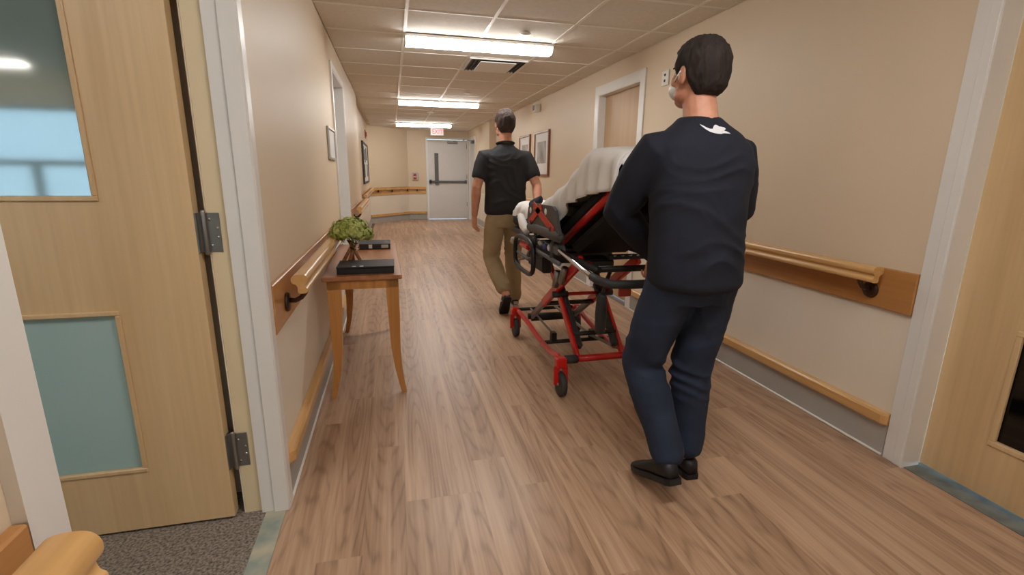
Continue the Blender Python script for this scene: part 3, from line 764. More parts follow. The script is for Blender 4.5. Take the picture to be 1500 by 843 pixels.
# X legs
for x in (1.0, 1.345):
    o_ = .036 if x < 1.1 else -.036
    lo = Vector((x, 3.40, .215)); hi = Vector((x, 2.46, .815)); mid = lo.lerp(hi, .30)
    g = cpart('scissor_leg', MB().bar(mid, hi, .034, .062, .008), 'red')
    part('leg_sleeve', MB().bar(lo, mid, .029, .050, .008), M['steel'], g, 'grey lower sleeve')
    part('pivot_pin', MB().tube([(x - .03, 3.40, .215), (x + .03, 3.40, .215)], .024, 12), M['black'], g)
    lo = Vector((x + o_ * .8, 2.515, .215)); hi = Vector((x + o_ * .4, 3.14, .755))
    g = cpart('scissor_leg', MB().bar(lo, hi, .022, .050, .006), 'red')
    w_ = Vector((.030 if x < 1.1 else -.030, 0, 0))
    part('leg_sleeve', MB().bar(lo.lerp(hi, .08) + w_, lo.lerp(hi, .66) + w_, .034, .048, .008), M['rubber'], g, 'dark inner sleeve')
    pv = Vector((x + o_ / 2, 2.84, .525)); part('pivot_pin', MB().tube([pv - Vector((.05, 0, 0)), pv + Vector((.05, 0, 0))], .022, 12), M['black'], g)
cpart('leg_cross_tube', MB().tube([(1.0, 2.86, .52), (1.345, 2.86, .52)], .012, 10), 'red')
cpart('leg_cross_tube', MB().tube([(1.0, 3.05, .41), (1.345, 3.05, .41)], .016, 10), 'black', 'black tube')
cpart('leg_cross_tube', MB().tube([(1.03, 2.62, .33), (1.31, 2.62, .33)], .014, 10), 'black', 'black tube')
# litter frame
cpart('litter_frame', MB().tube([(CL, 2.08, .835), (CL, 3.25, .835), (CL + .015, 3.80, .835), (CL + .09, 3.95, .835), (CR - .09, 3.95, .835), (CR - .015, 3.80, .835), (CR, 3.25, .835), (CR, 2.08, .835)], .019, 10), 'black')
q = MB()
for y in (2.75, 3.05, 3.35, 3.65): q.tube([(CL, y, .83), (CR, y, .83)], .013, 8)
cpart('litter_slat', q, 'black')
cpart('under_tray', MB().box(.97, 1.38, 2.86, 3.42, .72, .80, bev=.015), 'black')
cpart('control_box', MB().box(.93, 1.00, 2.95, 3.30, .64, .76, bev=.012), 'black')
cpart('control_box', MB().box(1.02, 1.20, 2.46, 2.62, .755, .815, bev=.012), 'black')
# lift-bar hoop at the left side of the foot end
q = MB()
hoop = []
for k in range(20):
    a = 2 * math.pi * k / 20; cx, sx = math.cos(a), math.sin(a)
    hoop.append((.862, 3.17 + .24 * math.copysign(abs(cx) ** .55, cx), .735 + .115 * math.copysign(abs(sx) ** .55, sx)))
cpart('lift_hoop', q.tube(hoop, .016, 10, closed=True), 'black')
cpart('hoop_bracket', MB().tube([(.862, 3.33, .73), (.862, 3.05, .72), (.93, 2.95, .76)], .012, 8), 'dark_steel').location
cpart('hoop_bracket', MB().tube([(.862, 3.30, .68), (.90, 3.22, .70), (.93, 3.2, .83)], .011, 8), 'steel')
cpart('release_handle', MB().box(.855, .90, 3.08, 3.28, .775, .815, bev=.012), 'red')
# arm rest, supports and side panel with the crossed orange straps
cpart('side_rail', MB().tube([(.885, 2.50, .937), (.885, 2.55, .94), (.885, 3.02, .938), (.885, 3.10, .933)], [.03, .036, .036, .03], 12, round_cap=True, flat=.85), 'grey')
for y in (2.62, 2.98): cpart('rail_post', MB().tube([(.888, y, .92), (.885, y + .02, .80), (.90, y + .03, .775)], .012, 8), 'grey')
cpart('lower_side_bar', MB().tube([(.885, 2.50, .79), (.885, 3.10, .80)], .013, 8), 'dark_steel')
pan = [(2.47, .955), (3.13, .955), (3.10, 1.06), (3.04, 1.092), (2.60, 1.10), (2.55, 1.08)]
q = MB().prism(pan, 'X', .868, .884)
pn = cpart('side_panel', q, 'grey')
def strap(a, b_):
    part('strap', MB().bar((.864, a[0], a[1]), (.864, b_[0], b_[1]), .046, .005, .001, up=(1, 0, 0)), M['orange'], pn, 'orange webbing strap')
strap((2.96, 1.085), (2.56, .965)); strap((2.80, 1.085), (3.06, .965)); 
for (a, c) in ((2.72, 1.06), (3.04, 1.045)): part('slot', MB().lathe([(.001, 0), (.020, 0), (.020, -.002), (.001, -.002)], (.8675, a, c), 14, axis='X'), M['sheet'], pn, 'pale opening')
for y0 in (2.60, 3.0): part('buckle', MB().box(.858, .866, y0, y0 + .03, .955, .985, bev=.002), M['black'], pn)
# details: levers, lock, hose fittings
for (c, sz, m_) in (((.89, 2.78, .845), (.015, .03, .02), 'blue'), ((.89, 2.70, .85), (.014, .02, .02), 'white'), ((.90, 2.90, .85), (.02, .03, .02), 'silver'), ((1.02, 2.42, .795), (.03, .035, .022), 'red')):
    cpart('lever_knob', MB().ell(c, sz, nu=12, nv=8), m_)
for (a, b_) in (((.955, 2.72, .70), (.955, 2.76, .60)), ((.965, 2.62, .74), (.965, 2.68, .64))):
    cpart('cylinder_mount', MB().tube([a, b_], .022, 10), 'steel')
cpart('foot_bag_hook', MB().bar((.90, 3.42, .78), (.84, 3.46, .80), .035, .05, .01), 'silver')
# backrest
BA = Vector((0, 2.72, .885)); BB = Vector((0, 2.00, 1.238)); bd = (BB - BA).normalized(); bn = Vector((0, -bd.z, bd.y)) ; bn = bn if bn.z > 0 else -bn
for x in (.985, 1.395): cpart('backrest_tube', MB().tube([(x, BA.y, BA.z), (x, BB.y, BB.z)], .020, 10), 'red')
cpart('backrest_tube', MB().tube([(.985, BB.y, BB.z), (1.02, BB.y - .06, BB.z + .03), (1.36, BB.y - .06, BB.z + .03), (1.395, BB.y, BB.z)], .017, 10), 'red')
def slope_box(x0, x1, s0, s1, h0, h1, bev):
    vs = []
    q = MB(); L_ = (BB - BA).length
    mt = Matrix(((1, 0, 0, 0), (0, bd.y, bn.y, BA.y), (0, bd.z, bn.z, BA.z), (0, 0, 0, 1)))
    q.box(x0, x1, s0 * L_, s1 * L_, h0, h1, bev=bev); return q.xform(mt)
cpart('backrest_panel', slope_box(1.0, 1.38, -.05, 1.0, -.012, .012, .004), 'blackfab')
cpart('backrest_cover', slope_box(1.01, 1.37, .05, .75, -.10, -.014, .03), 'blackfab')
cpart('mattress', slope_box(.975, 1.405, .0, 1.05, .015, .095, .02), 'blackfab', 'black raised mattress section')
cpart('mattress', MB().box(.965, 1.405, 2.72, 3.92, .862, .945, bev=.02), 'blackfab', 'black flat mattress section')
cpart('backrest_strut', MB().tube([(1.19, 2.92, .80), (1.19, 2.42, 1.02)], .018, 10), 'black')
cpart('clip_strip', MB().box(1.12, 1.36, 2.36, 2.40, .83, .855, bev=.003), 'black')
q = MB()
for k in range(5): q.ell((1.15 + .045 * k, 2.36, .852), (.010, .006, .005), nu=8, nv=6)
cpart('rivet', q, 'chrome')
# drop handle at the head end
hd = cpart('drop_handle', MB().tube([(.905, 2.66, .865), (.905, 2.58, .86), (.905, 2.20, .815), (.915, 2.04, .795), (.95, 1.975, .79), (1.05, 1.955, .79), (1.28, 1.955, .79), (1.38, 1.975, .79), (1.42, 2.04, .795), (1.43, 2.20, .815), (1.43, 2.58, .86)], .014, 12), 'chrome')
part('grip', MB().tube([(.912, 2.10, .802), (.918, 2.04, .795), (.952, 1.975, .79), (1.05, 1.955, .79), (1.28, 1.955, .79), (1.37, 1.97, .79)], .021, 12), M['rubber'], hd, 'dark rubber grip')
cpart('handle_clamp', MB().box(.885, .945, 2.56, 2.70, .825, .885, bev=.01), 'dark_steel')
cpart('head_crossbar', MB().tube([(CL, 2.10, .835), (CR, 2.10, .835)], .016, 10), 'black')
# gear pouch hanging from the head end
pq = MB().loft([(1.0, 2.17, .485, .014, .014), (1.0, 2.17, .495, .026, .024), (1.0, 2.17, .59, .030, .027), (1.0, 2.17, .675, .025, .024), (1.0, 2.17, .695, .015, .015)], 16)
t = thing('gear_pouch', (1.0, 2.17, .485), 'grey strapped pouch hanging under the head end of the stretcher', 'pouch')
part('bag', pq, M['rubber'], t)
part('strap', MB().tube([(1.0, 2.17, .685), (1.01, 2.16, .75), (1.02, 2.135, .815)], .010, 8), M['rubber'], t)
part('tag', MB().box(1.075, 1.14, 2.13, 2.15, .685, .725, bev=.004), M['redplastic'], t)

# ------------------------------------------------------------------ white sheet over the backrest and the mattress
def sheet_z(y):
    pts = [(1.93, 1.385), (2.02, 1.395), (2.18, 1.41), (2.30, 1.415), (2.37, 1.392), (2.47, 1.325), (2.7, 1.225), (2.95, 1.15), (3.2, 1.09), (3.4, 1.05), (3.6, 1.05), (3.8, 1.06), (3.93, 1.05), (3.98, 1.0)]
    for (a, za), (b_, zb) in zip(pts, pts[1:]):
        if y <= b_: k = max(0, (y - a) / (b_ - a)); k = k * k * (3 - 2 * k) * .5 + k * .5; return za + (zb - za) * k
    return pts[-1][1]
def hem_z(y):
    pts = [(1.93, 1.21), (2.05, 1.20), (2.15, 1.185), (2.28, 1.175), (2.40, 1.135), (2.50, 1.12), (2.56, 1.07), (2.64, .985), (2.74, .98), (2.95, .97), (3.15, .93), (3.3, .86), (3.5, .87), (3.8, .92), (3.98, .93)]
    for (a, za), (b_, zb) in zip(pts, pts[1:]):
        if y <= b_: return za + (zb - za) * max(0, (y - a) / (b_ - a))
    return pts[-1][1]
q = MB(); NY, NX = 110, 56; vs = []; fs = []
for i in range(NY):
    y = 1.93 + 2.05 * i / (NY - 1); zt = sheet_z(y); zh = hem_z(y)
    for j in range(NX):
        u = -1 + 2 * j / (NX - 1); a = abs(u); sg = -1 if u < 0 else 1
        xc = 1.19; wd = 1 - .22 * max(0, min(1, (y - 2.9) / .5))
        if a < .62:
            k = a / .62; x_ = k * .215; z_ = zt - .014 * k ** 4
        else:
            k = (a - .62) / .38; zr = zt - .014
            x_ = .215 + .035 * math.sin(min(1, k * 2.2) * math.pi / 2) + .008 * k; z_ = zr + (zh - zr) * k ** 1.25
        nz = noise.noise(Vector((u * 1.4, y * 2.6, 3))) * .012 + noise.noise(Vector((u * 3, y * 7.5 + u * 2, 1))) * .009
        fold = math.sin(y * 46 + 4 * noise.noise(Vector((y * 2, u * 2, 7)))) * .017 * max(0, (a - .55) / .45) ** 1.2
        x_ += fold; z_ += nz * (1 - .5 * a)
        y_ = y + noise.noise(Vector((u * 2, y * 3, 5))) * .02 * a
        vs.append((xc + sg * x_ * wd - .005, y_, z_))
for i in range(NY - 1):
    for j in range(NX - 1): fs.append([i * NX + j, i * NX + j + 1, (i + 1) * NX + j + 1, (i + 1) * NX + j])
# head-end drop
for j in range(NX): pass
q.add(vs, fs, True)
vs2 = []; 
for k in range(9):
    f = k / 8
    for j in range(NX):
        p = Vector(vs[j]); a = abs(-1 + 2 * j / (NX - 1))
        lim = max(0, p.z - 1.29) if a < .7 else .0
        vs2.append((p.x, p.y - .025 * math.sin(min(1, f * 2) * math.pi / 2) * (1 if lim else .2) + .004 * math.sin(j * 1.3) * f, p.z - lim * f - .02 * f * f))
q.add(vs2, [[i * NX + j, i * NX + j + 1, (i + 1) * NX + j + 1, (i + 1) * NX + j] for i in range(8) for j in range(NX - 1)], True)
sh = solo('bed_sheet', q, M['sheet'], (1.17, 3.0, .95), label='white sheet draped over the raised stretcher backrest and mattress', cat='sheet')
md = sh.modifiers.new('thick', 'SOLIDIFY'); md.thickness = .004; md.offset = -1
# rounded form under the sheet
pw = thing('pillow', (1.19, 2.15, 1.33), 'white pillow under the sheet at the top of the backrest', 'pillow')
part('cushion', MB().ell((1.19, 2.12, 1.358), (.19, .11, .028), Matrix.Rotation(R(-10), 3, 'X')), M['sheet'], pw)
t = thing('folded_blanket', (.98, 3.33, 1.02), 'small navy cloth tucked beside the sheet near the foot end', 'blanket')
part('cloth', MB().tube([(.965, 3.15, 1.105), (.972, 3.3, 1.075), (.985, 3.45, 1.055)], [.028, .034, .026], 12, round_cap=True, flat=.6), M['navycloth'], t)
t = thing('rolled_towel', (.905, 3.36, .86), 'white rolled towel on the left edge of the stretcher by the polo man', 'towel')
part('roll', MB().tube([(.900, 3.24, .885), (.902, 3.34, .915), (.908, 3.44, .97)], [.026, .032, .026], 14, round_cap=True), M['sheet'], t)

# ------------------------------------------------------------------ people
def remesh(mb, name, mats, voxel, smooth, parent, disp=None, label=None):
    me = mb.mesh('tmp', mats); o = bpy.data.objects.new('tmp', me); COL.objects.link(o)
    r_ = o.modifiers.new('r', 'REMESH'); r_.mode = 'VOXEL'; r_.voxel_size = voxel; r_.use_smooth_shade = True
    if smooth:
        s_ = o.modifiers.new('s', 'SMOOTH'); s_.factor = .5; s_.iterations = smooth
    dg = bpy.context.evaluated_depsgraph_get(); ev = o.evaluated_get(dg)
    m2 = bpy.data.meshes.new_from_object(ev); bpy.data.objects.remove(o); bpy.data.meshes.remove(me)
    m2.name = name; m2.materials.clear()
    for q_ in (mats if isinstance(mats, (list, tuple)) else [mats]): m2.materials.append(q_)
    ns = [v.normal.copy() for v in m2.vertices]; off_ = root_loc(parent)
    for v, n_ in zip(m2.vertices, ns):
        c = v.co.copy()
        if disp: c = c + n_ * disp(c, n_)
        v.co = c - off_
    m2.polygons.foreach_set('use_smooth', [True] * len(m2.polygons)); m2.update()
    o = link(name, m2, parent)
    if label: o['label'] = label
    return o

def frame_of(yaw, pitch=0):
    return Matrix.Rotation(R(yaw), 3, 'Z') @ Matrix.Rotation(R(pitch), 3, 'X')

def head(mb, c, rot, sc=1.0):
    c = Vector(c)
    def E(p, r): mb.ell(c + rot @ (Vector(p) * sc), [a * sc for a in r], rot, nu=24, nv=16)
    E((0, -.012, .032), (.077, .098, .088)); E((0, -.045, -.02), (.064, .058, .062)); E((0, .025, -.035), (.062, .066, .072)); E((0, .060, -.082), (.036, .034, .028))
    E((0, .074, .030), (.052, .020, .013))
    for s_ in (-1, 1):
        E((s_ * .040, .058, -.018), (.026, .028, .026))
        E((s_ * .079, -.008, -.004), (.010, .020, .034)); E((s_ * .081, -.020, .014), (.007, .010, .018))
        E((s_ * .048, .015, -.068), (.022, .045, .028))
    mb.tube([c + rot @ (Vector((0, .088, .022)) * sc), c + rot @ (Vector((0, .103, -.002)) * sc), c + rot @ (Vector((0, .114, -.024)) * sc)], [.008 * sc, .010 * sc, .014 * sc], 10, round_cap=True)
    for s_ in (-1, 1): E((s_ * .012, .098, -.027), (.009, .010, .008))
    E((0, .090, -.052), (.024, .012, .007)); E((0, .088, -.063), (.021, .012, .007))
def face_parts(root, c, rot, brow):
    c = Vector(c)
    for s_ in (-1, 1):
        e_ = part('eye', MB().ell(c + rot @ Vector((s_ * .031, .083, .010)), (.0135, .010, .0085), rot, nu=14, nv=10), M['eye_white'], root)
        part('iris', MB().ell(c + rot @ Vector((s_ * .031, .0915, .010)), (.0055, .003, .0055), rot, nu=10, nv=8), M['black'], e_)
        part('eyebrow', MB().tube([c + rot @ Vector((s_ * .014, .094, .030)), c + rot @ Vector((s_ * .034, .092, .036)), c + rot @ Vector((s_ * .052, .080, .030))], [.004, .0045, .003], 8), M[brow], root)
def hair(root, c, rot, mtl, thick, nape=-.075, seed=0, front=.075, bald=False):
    """a shell over the skull down to the hairline"""
    c = Vector(c); ctr = Vector((0, -.012, .02))
    ells = [((0, -.012, .032), (.077, .098, .088)), ((0, -.043, -.02), (.062, .057, .070))]
    nu, nv = 120, 80; q = MB(); vs = []; fs = []
    for i in range(nv + 1):
        th = math.pi * i / nv
        for j in range(nu):
            ph = 2 * math.pi * j / nu
            d = Vector((math.sin(th) * math.cos(ph), math.sin(th) * math.sin(ph), math.cos(th)))
            rr = 0
            for (ec, er) in ells:
                p0 = ctr - Vector(ec); A_ = sum((d[k] / er[k]) ** 2 for k in range(3)); B_ = sum(2 * p0[k] * d[k] / er[k] ** 2 for k in range(3)); C_ = sum((p0[k] / er[k]) ** 2 for k in range(3)) - 1
                D_ = B_ * B_ - 4 * A_ * C_
                if D_ > 0: rr += math.exp(70 * max(0, (-B_ + math.sqrt(D_)) / (2 * A_)))
            rr = math.log(rr) / 70 - .003
            p = ctr + d * rr
            # hairline height as a function of how far forward the point lies
            fy = p.y
            line = nape if fy < -.05 else (nape + (fy + .05) / .035 * (.0 - nape) * 1.0 if fy < -.015 else (.012 - .03 * (fy > .012) * (fy < .03) if fy < .035 else front * min(1, .45 + (fy - .035) / .05)))
            k = max(-1, min(1, (p.z - line) / .010))
            k2 = max(0, min(1, (p.z - line) / .055)); k2 = k2 * k2 * (3 - 2 * k2)
            t_ = .004 + thick * (.18 + .82 * k2) * (.8 + .35 * max(0, d.z))
            st = noise.noise(Vector((p.x * 45, p.y * 45, p.z * 22 + seed))) * .0055 + noise.noise(Vector((p.x * 150, p.y * 150, p.z * 35 + seed))) * .004
            t_ += st * (.35 + .65 * k2)
            vs.append(c + rot @ (ctr + d * (rr + (t_ * (k + 1) / 2 - .014 * (1 - k) / 2))))
    for i in range(nv):
        for j in range(nu): fs.append([i * nu + j, i * nu + (j + 1) % nu, (i + 1) * nu + (j + 1) % nu, (i + 1) * nu + j])
    return part('hair', q.add(vs, fs, True), M[mtl], root)
def hand(mb, wrist, d, pn, thumb, curl=25, spread=0):
    """d finger direction, pn direction the palm faces, thumb side vector"""
    w = Vector(wrist); d = Vector(d).normalized(); pn = Vector(pn); pn = (pn - d * pn.dot(d)).normalized()
    s_ = d.cross(pn); s_ = s_ if s_.dot(Vector(thumb)) > 0 else -s_
    mb.tube([w - d * .03, w, w + d * .03, w + d * .065, w + d * .092], [.026, .028, .037, .041, .036], 14, round_cap=True, flat=.5, ref=tuple(s_))
    for k, (L_, r_) in enumerate(((.070, .0088), (.080, .009), (.074, .0086), (.056, .0076))):
        p = w + d * (.082 - .004 * abs(k - 1)) + s_ * (.0285 - .0195 * k); pts = [p - d * .02]; ang = 0; fd = d
        for g, fr_ in enumerate((.46, .31, .23)):
            ang += R(curl * (.7, 1.1, .8)[g]); fd = (d * math.cos(ang) + pn * math.sin(ang)) + s_ * (.06 - .04 * k)
            if g == 0: pts.append(p)
            p = p + fd.normalized() * L_ * fr_ * 1.15; pts.append(p)
        mb.tube(pts, [r_ * 1.05, r_ * 1.05, r_, r_ * .95, r_ * .8], 10, round_cap=True)
    p = w + d * .022 + s_ * .022; 
    mb.tube([p, p + s_ * .022 + d * .022 + pn * .006, p + s_ * .032 + d * .048 + pn * .014, p + s_ * .030 + d * .074 + pn * .02], [.014, .0125, .0105, .0085], 10, round_cap=True)
def shoe(root, heel, yaw, pitch, upper, sole, L_=.285, stripe=None):
    """heel: point on the ground under the heel's back; pitch lifts the heel about the toe"""
    rot = Matrix.Rotation(R(yaw), 3, 'Z') @ Matrix.Rotation(R(-pitch), 3, 'X')
    base = Vector(heel)
    def T(p): return base + rot @ Vector(p)
    secs = [(0, .022, .075), (.02, .034, .090), (.07, .037, .092), (.12, .038, .080), (.17, .044, .062), (.22, .046, .050), (.26, .038, .042), (L_, .018, .030)]
    q = MB(); vs = []; fs = []; n = 14
    for (y, hw, h) in secs:
        for j in range(n):
            a = 2 * math.pi * j / n; cx, sz = math.cos(a), math.sin(a)
            vs.append(T((hw * math.copysign(abs(cx) ** .8, cx), y, .018 + (h - .018) * (.5 + .5 * math.copysign(abs(sz) ** .8, sz)))))
    for i in range(len(secs) - 1):
        for j in range(n): fs.append([i * n + j, i * n + (j + 1) % n, (i + 1) * n + (j + 1) % n, (i + 1) * n + j])
    fs += [list(range(n))[::-1], [(len(secs) - 1) * n + j for j in range(n)]]
    o = part('shoe', q.add(vs, fs, True), M[upper], root)
    pts = [(.026, -.004), (.036, .02), (.038, .10), (.046, .18), (.045, .23), (.032, .275), (.0, L_ + .008)]
    poly = [(x, y) for x, y in pts] + [(-x, y) for x, y in pts[::-1][1:]]
    q = MB(); k = len(poly)
    q.add([T((x, y, z)) for z in (.001, .026) for x, y in poly], [[i, (i + 1) % k, k + (i + 1) % k, k + i] for i in range(k)] + [list(range(k))[::-1], [k + i for i in range(k)]])
    part('sole', q, M[sole], o)
    if stripe:
        q = MB()
        for s_ in (-1, 1): q.bar(T((s_ * .038, .09, .04)), T((s_ * .034, .15, .068)), .006, .016, up=tuple(rot @ Vector((0, 0, 1))))
        q.bar(T((-.02, -.003, .05)), T((.02, -.003, .05)), .008, .03, up=tuple(rot @ Vector((0, 0, 1))))
        part('stripe', q, M[stripe], o, 'white stripe')
    return o

def wrinkle(amp, fx, fz, seed, base=.5):
    def f(c, n_):
        a = noise.noise(Vector((c.x * fx, c.y * fx, c.z * fz + seed)))
        b_ = noise.noise(Vector((c.x * fx * 2.1 + 4, c.y * fx * 2.1, c.z * fz * 2.3 + seed)))
        return amp * (a + .5 * b_) 
    return f
def jean_wr(knees, hems, seed, amp=.006):
    w0 = wrinkle(amp, 5, 6, seed)
    def f(c, n_):
        d = w0(c, n_)
        for (p, rad, am, fr) in knees + hems:
            k = math.exp(-((c - Vector(p)).length / rad) ** 2)
            if k > .02:
                ph = (c.z + .35 * (c.x - p[0])) * fr * .5 + 5 * noise.noise(c * 5 + Vector((0, 0, seed)))
                d += am * 2.2 * k * (1 - abs(math.sin(ph)) ** .8) * (.6 + noise.noise(c * 8 + Vector((0, seed, 0))))
        return d
    return f

# ---- man in the navy sweatshirt, nearest
m1 = thing('person', (1.16, 1.65, 0), 'man seen from behind in navy sweatshirt and dark jeans, holding the stretcher head end', 'person')
hc = Vector((1.132, 1.722, 1.640)); hr = frame_of(9, 4)
W1L = Vector((1.14, 1.945, .915)); W1R = Vector((1.285, 1.945, .915))
HIPL, KNL, ANL = Vector((1.045, 1.63, .88)), Vector((.995, 1.73, .50)), Vector((1.042, 1.53, .175))
HIPR, KNR, ANR = Vector((1.212, 1.62, .88)), Vector((1.205, 1.68, .49)), Vector((1.20, 1.655, .09))
SHL, ELL = Vector((.965, 1.685, 1.385)), Vector((.915, 1.855, 1.135))
SHR, ELR = Vector((1.305, 1.68, 1.372)), Vector((1.402, 1.765, 1.15))
bd_ = MB(); head(bd_, hc, hr, 1.02)
bd_.tube([(1.137, 1.665, 1.40), (1.135, 1.685, 1.48), (1.133, 1.705, 1.56), (1.132, 1.715, 1.62)], [.075, .064, .060, .058], 16, round_cap=True)
bd_.loft([(1.15, 1.62, .90, .165, .105), (1.148, 1.63, 1.1, .16, .10), (1.143, 1.655, 1.3, .17, .10), (1.138, 1.68, 1.42, .13, .075), (1.137, 1.685, 1.46, .07, .06)], 20)
for (s0, e0, w0) in ((SHL, ELL, W1L), (SHR, ELR, W1R)): bd_.tube([s0.lerp(e0, .15), s0.lerp(e0, .5), e0, e0.lerp(w0, .5), w0], [.042, .046, .040, .038, .028], 12, round_cap=True)
for (h0, k0, a0) in ((HIPL, KNL, ANL), (HIPR, KNR, ANR)): bd_.tube([h0, k0, k0.lerp(a0, .4), a0], [.075, .052, .050, .036], 12, round_cap=True)
gl = Vector((1.03, 1.965, .80)) 
hand(bd_, W1L, (.05, .1, -1), (0.1, 1, .25), (1, 0, 0), 62)
hand(bd_, W1R, (-.05, .12, -1), (-.1, 1, .25), (-1, 0, 0), 62)
remesh(bd_, 'body', M['skin'], .0052, 3, m1)
face_parts(m1, hc, hr, 'hair'); hair(m1, hc, hr, 'hair', .017, seed=2)
part('face_mask', MB().ell(hc + hr @ Vector((0, .066, -.045)), (.061, .056, .046), hr, nu=20, nv=14).tube([hc + hr @ Vector((-.056, .07, -.03)), hc + hr @ Vector((-.075, .03, -.008)), hc + hr @ Vector((-.090, -.006, .01))], .003, 6).tube([hc + hr @ Vector((.056, .07, -.03)), hc + hr @ Vector((.075, .03, -.008)), hc + hr @ Vector((.090, -.006, .01))], .003, 6), M['white'], m1)
tz = MB().loft([(1.122, 1.612, .855, .168, .128), (1.122, 1.61, .88, .183, .138), (1.121, 1.612, .96, .184, .138), (1.122, 1.625, 1.08, .178, .134), (1.132, 1.642, 1.22, .188, .138), (1.142, 1.658, 1.32, .206, .138), (1.140, 1.672, 1.385, .198, .120), (1.138, 1.682, 1.43, .155, .096), (1.136, 1.688, 1.463, .105, .080), (1.135, 1.692, 1.492, .072, .070)], 32)
for (s0, e0, w0) in ((SHL, ELL, W1L), (SHR, ELR, W1R)):
    inn = s0.lerp(Vector((1.138, 1.68, 1.40)), .35)
    tz.tube([inn, s0 + Vector((0, 0, -.012)), s0.lerp(e0, .35), s0.lerp(e0, .75), e0, e0.lerp(w0, .35), e0.lerp(w0, .75), e0.lerp(w0, .92)], [.058, .076, .080, .074, .070, .063, .050, .040], 16, round_cap=True)
def folds(c, pts, amp, freq, seed):
    """loose diagonal cloth folds that gather around the given points"""
    d = 0
    for (p, rad, sx) in pts:
        k = math.exp(-((c - Vector(p)).length / rad) ** 2)
        if k > .02:
            ph = (c.z + sx * (c.x - p[0]) + .4 * (c.y - p[1])) * freq + 5 * noise.noise(c * 5 + Vector((seed, 0, 0)))
            d += amp * k * (1 - abs(math.sin(ph)) ** .8) * (.6 + noise.noise(c * 9 + Vector((0, seed, 0))))
    return d
def shirt_wr(c, n_):
    return wrinkle(.006, 4, 5, 11)(c, n_) + folds(c, [((1.12, 1.5, .95), .16, .25), ((1.0, 1.6, 1.15), .14, .9), ((1.27, 1.6, 1.15), .14, -.9), (tuple(ELL), .13, .6), (tuple(ELR), .13, -.6), ((1.14, 1.5, 1.25), .2, .1)], .011, 32, 3)
shirt1 = remesh(tz, 'sweatshirt', M['navy'], .0075, 9, m1, shirt_wr)
tr_ = MB().loft([(1.128, 1.63, .80, .155, .116), (1.127, 1.625, .86, .172, .128), (1.127, 1.62, .93, .174, .128), (1.127, 1.62, .99, .165, .12)], 24)
tr_.tube([HIPL + Vector((0, 0, -.02)), HIPL.lerp(KNL, .45), KNL, KNL.lerp(ANL, .35), KNL.lerp(ANL, .75), KNL.lerp(ANL, .93)], [.104, .097, .080, .080, .073, .069], 18, round_cap=True)
tr_.tube([HIPR + Vector((0, 0, -.02)), HIPR.lerp(KNR, .45), KNR, KNR.lerp(ANR, .35), KNR.lerp(ANR, .75), ANR + Vector((0, 0, .055))], [.100, .094, .079, .078, .073, .069], 18, round_cap=True)
remesh(tr_, 'jeans', M['jeans'], .0075, 4, m1, jean_wr([((KNL.x, KNL.y, KNL.z), .13, .008, 70), ((KNR.x, KNR.y, KNR.z), .13, .008, 70), ((1.15, 1.55, .76), .12, .006, 60)], [((ANR.x, ANR.y, .16), .1, .007, 80), ((ANL.x, ANL.y, .22), .1, .007, 80)], 3))
shoe(m1, (1.020, 1.445, .105), 4, 20, 'shoe', 'shoe')
shoe(m1, (1.203, 1.595, 0.001), -3, 0, 'shoe', 'shoe')
# emblem printed across the shoulders: a bird with a long neck and swept wings
dg = bpy.context.evaluated_depsgraph_get()
sv = [v.co + m1.location for v in shirt1.data.vertices]; bvh = BVHTree.FromPolygons(sv, [tuple(p.vertices) for p in shirt1.data.polygons])
E2 = [(365, 692), (382, 700), (400, 712), (420, 721), (440, 721), (452, 712), (456, 700), (470, 693), (482, 697), (492, 705), (512, 706), (528, 709), (536, 719), (520, 722), (503, 731), (528, 733), (546, 740), (561, 750), (535, 747), (508, 748), (490, 753), (465, 752), (440, 748), (415, 740), (392, 724), (374, 706)]
b2 = bmesh.new(); bvs = [b2.verts.new(((x - 463) * .00056, 0, -(y - 724) * .00056)) for x, y in E2]
f_ = b2.faces.new(bvs); bmesh.ops.triangulate(b2, faces=[f_]); bmesh.ops.subdivide_edges(b2, edges=b2.edges[:], cuts=2, use_grid_fill=True)
for v_ in b2.verts:
    px_, pz_ = 1.137 + v_.co.x, 1.439 + v_.co.z
    hit = bvh.ray_cast(Vector((px_, 1.0, pz_)), Vector((0, 1, 0)))
    v_.co = (hit[0] + hit[1] * .0025 if hit[0] is not None else Vector((px_, 1.58, pz_)))
part('emblem', MB().bm(b2, True), M['emblem'], m1, 'white bird emblem')

# ---- man in the black polo, leading
m2 = thing('person', (1.0, 4.3, 0), 'man in black polo and khaki trousers walking ahead of the stretcher', 'person')
hc = Vector((.985, 4.34, 1.688)); hr = frame_of(4, 0)
SHL, ELL, W2L = Vector((.80, 4.30, 1.415)), Vector((.722, 4.265, 1.155)), Vector((.712, 4.33, .905))
SHR, ELR, W2R = Vector((1.165, 4.30, 1.415)), Vector((1.252, 4.21, 1.175)), Vector((1.225, 4.07, .985))
HIPL, KNL, ANL = Vector((.895, 4.29, .88)), Vector((.872, 4.37, .51)), Vector((.958, 4.10, .205))
HIPR, KNR, ANR = Vector((1.075, 4.30, .88)), Vector((1.098, 4.44, .49)), Vector((1.12, 4.45, .10))
bd_ = MB(); head(bd_, hc, hr)
bd_.tube([(.985, 4.29, 1.44), (.985, 4.305, 1.52), (.985, 4.32, 1.60), (.985, 4.335, 1.66)], [.072, .060, .057, .055], 16, round_cap=True)
bd_.loft([(.985, 4.29, .90, .15, .10), (.985, 4.29, 1.1, .145, .095), (.985, 4.295, 1.32, .165, .10), (.985, 4.295, 1.44, .13, .075), (.985, 4.30, 1.49, .065, .06)], 20)
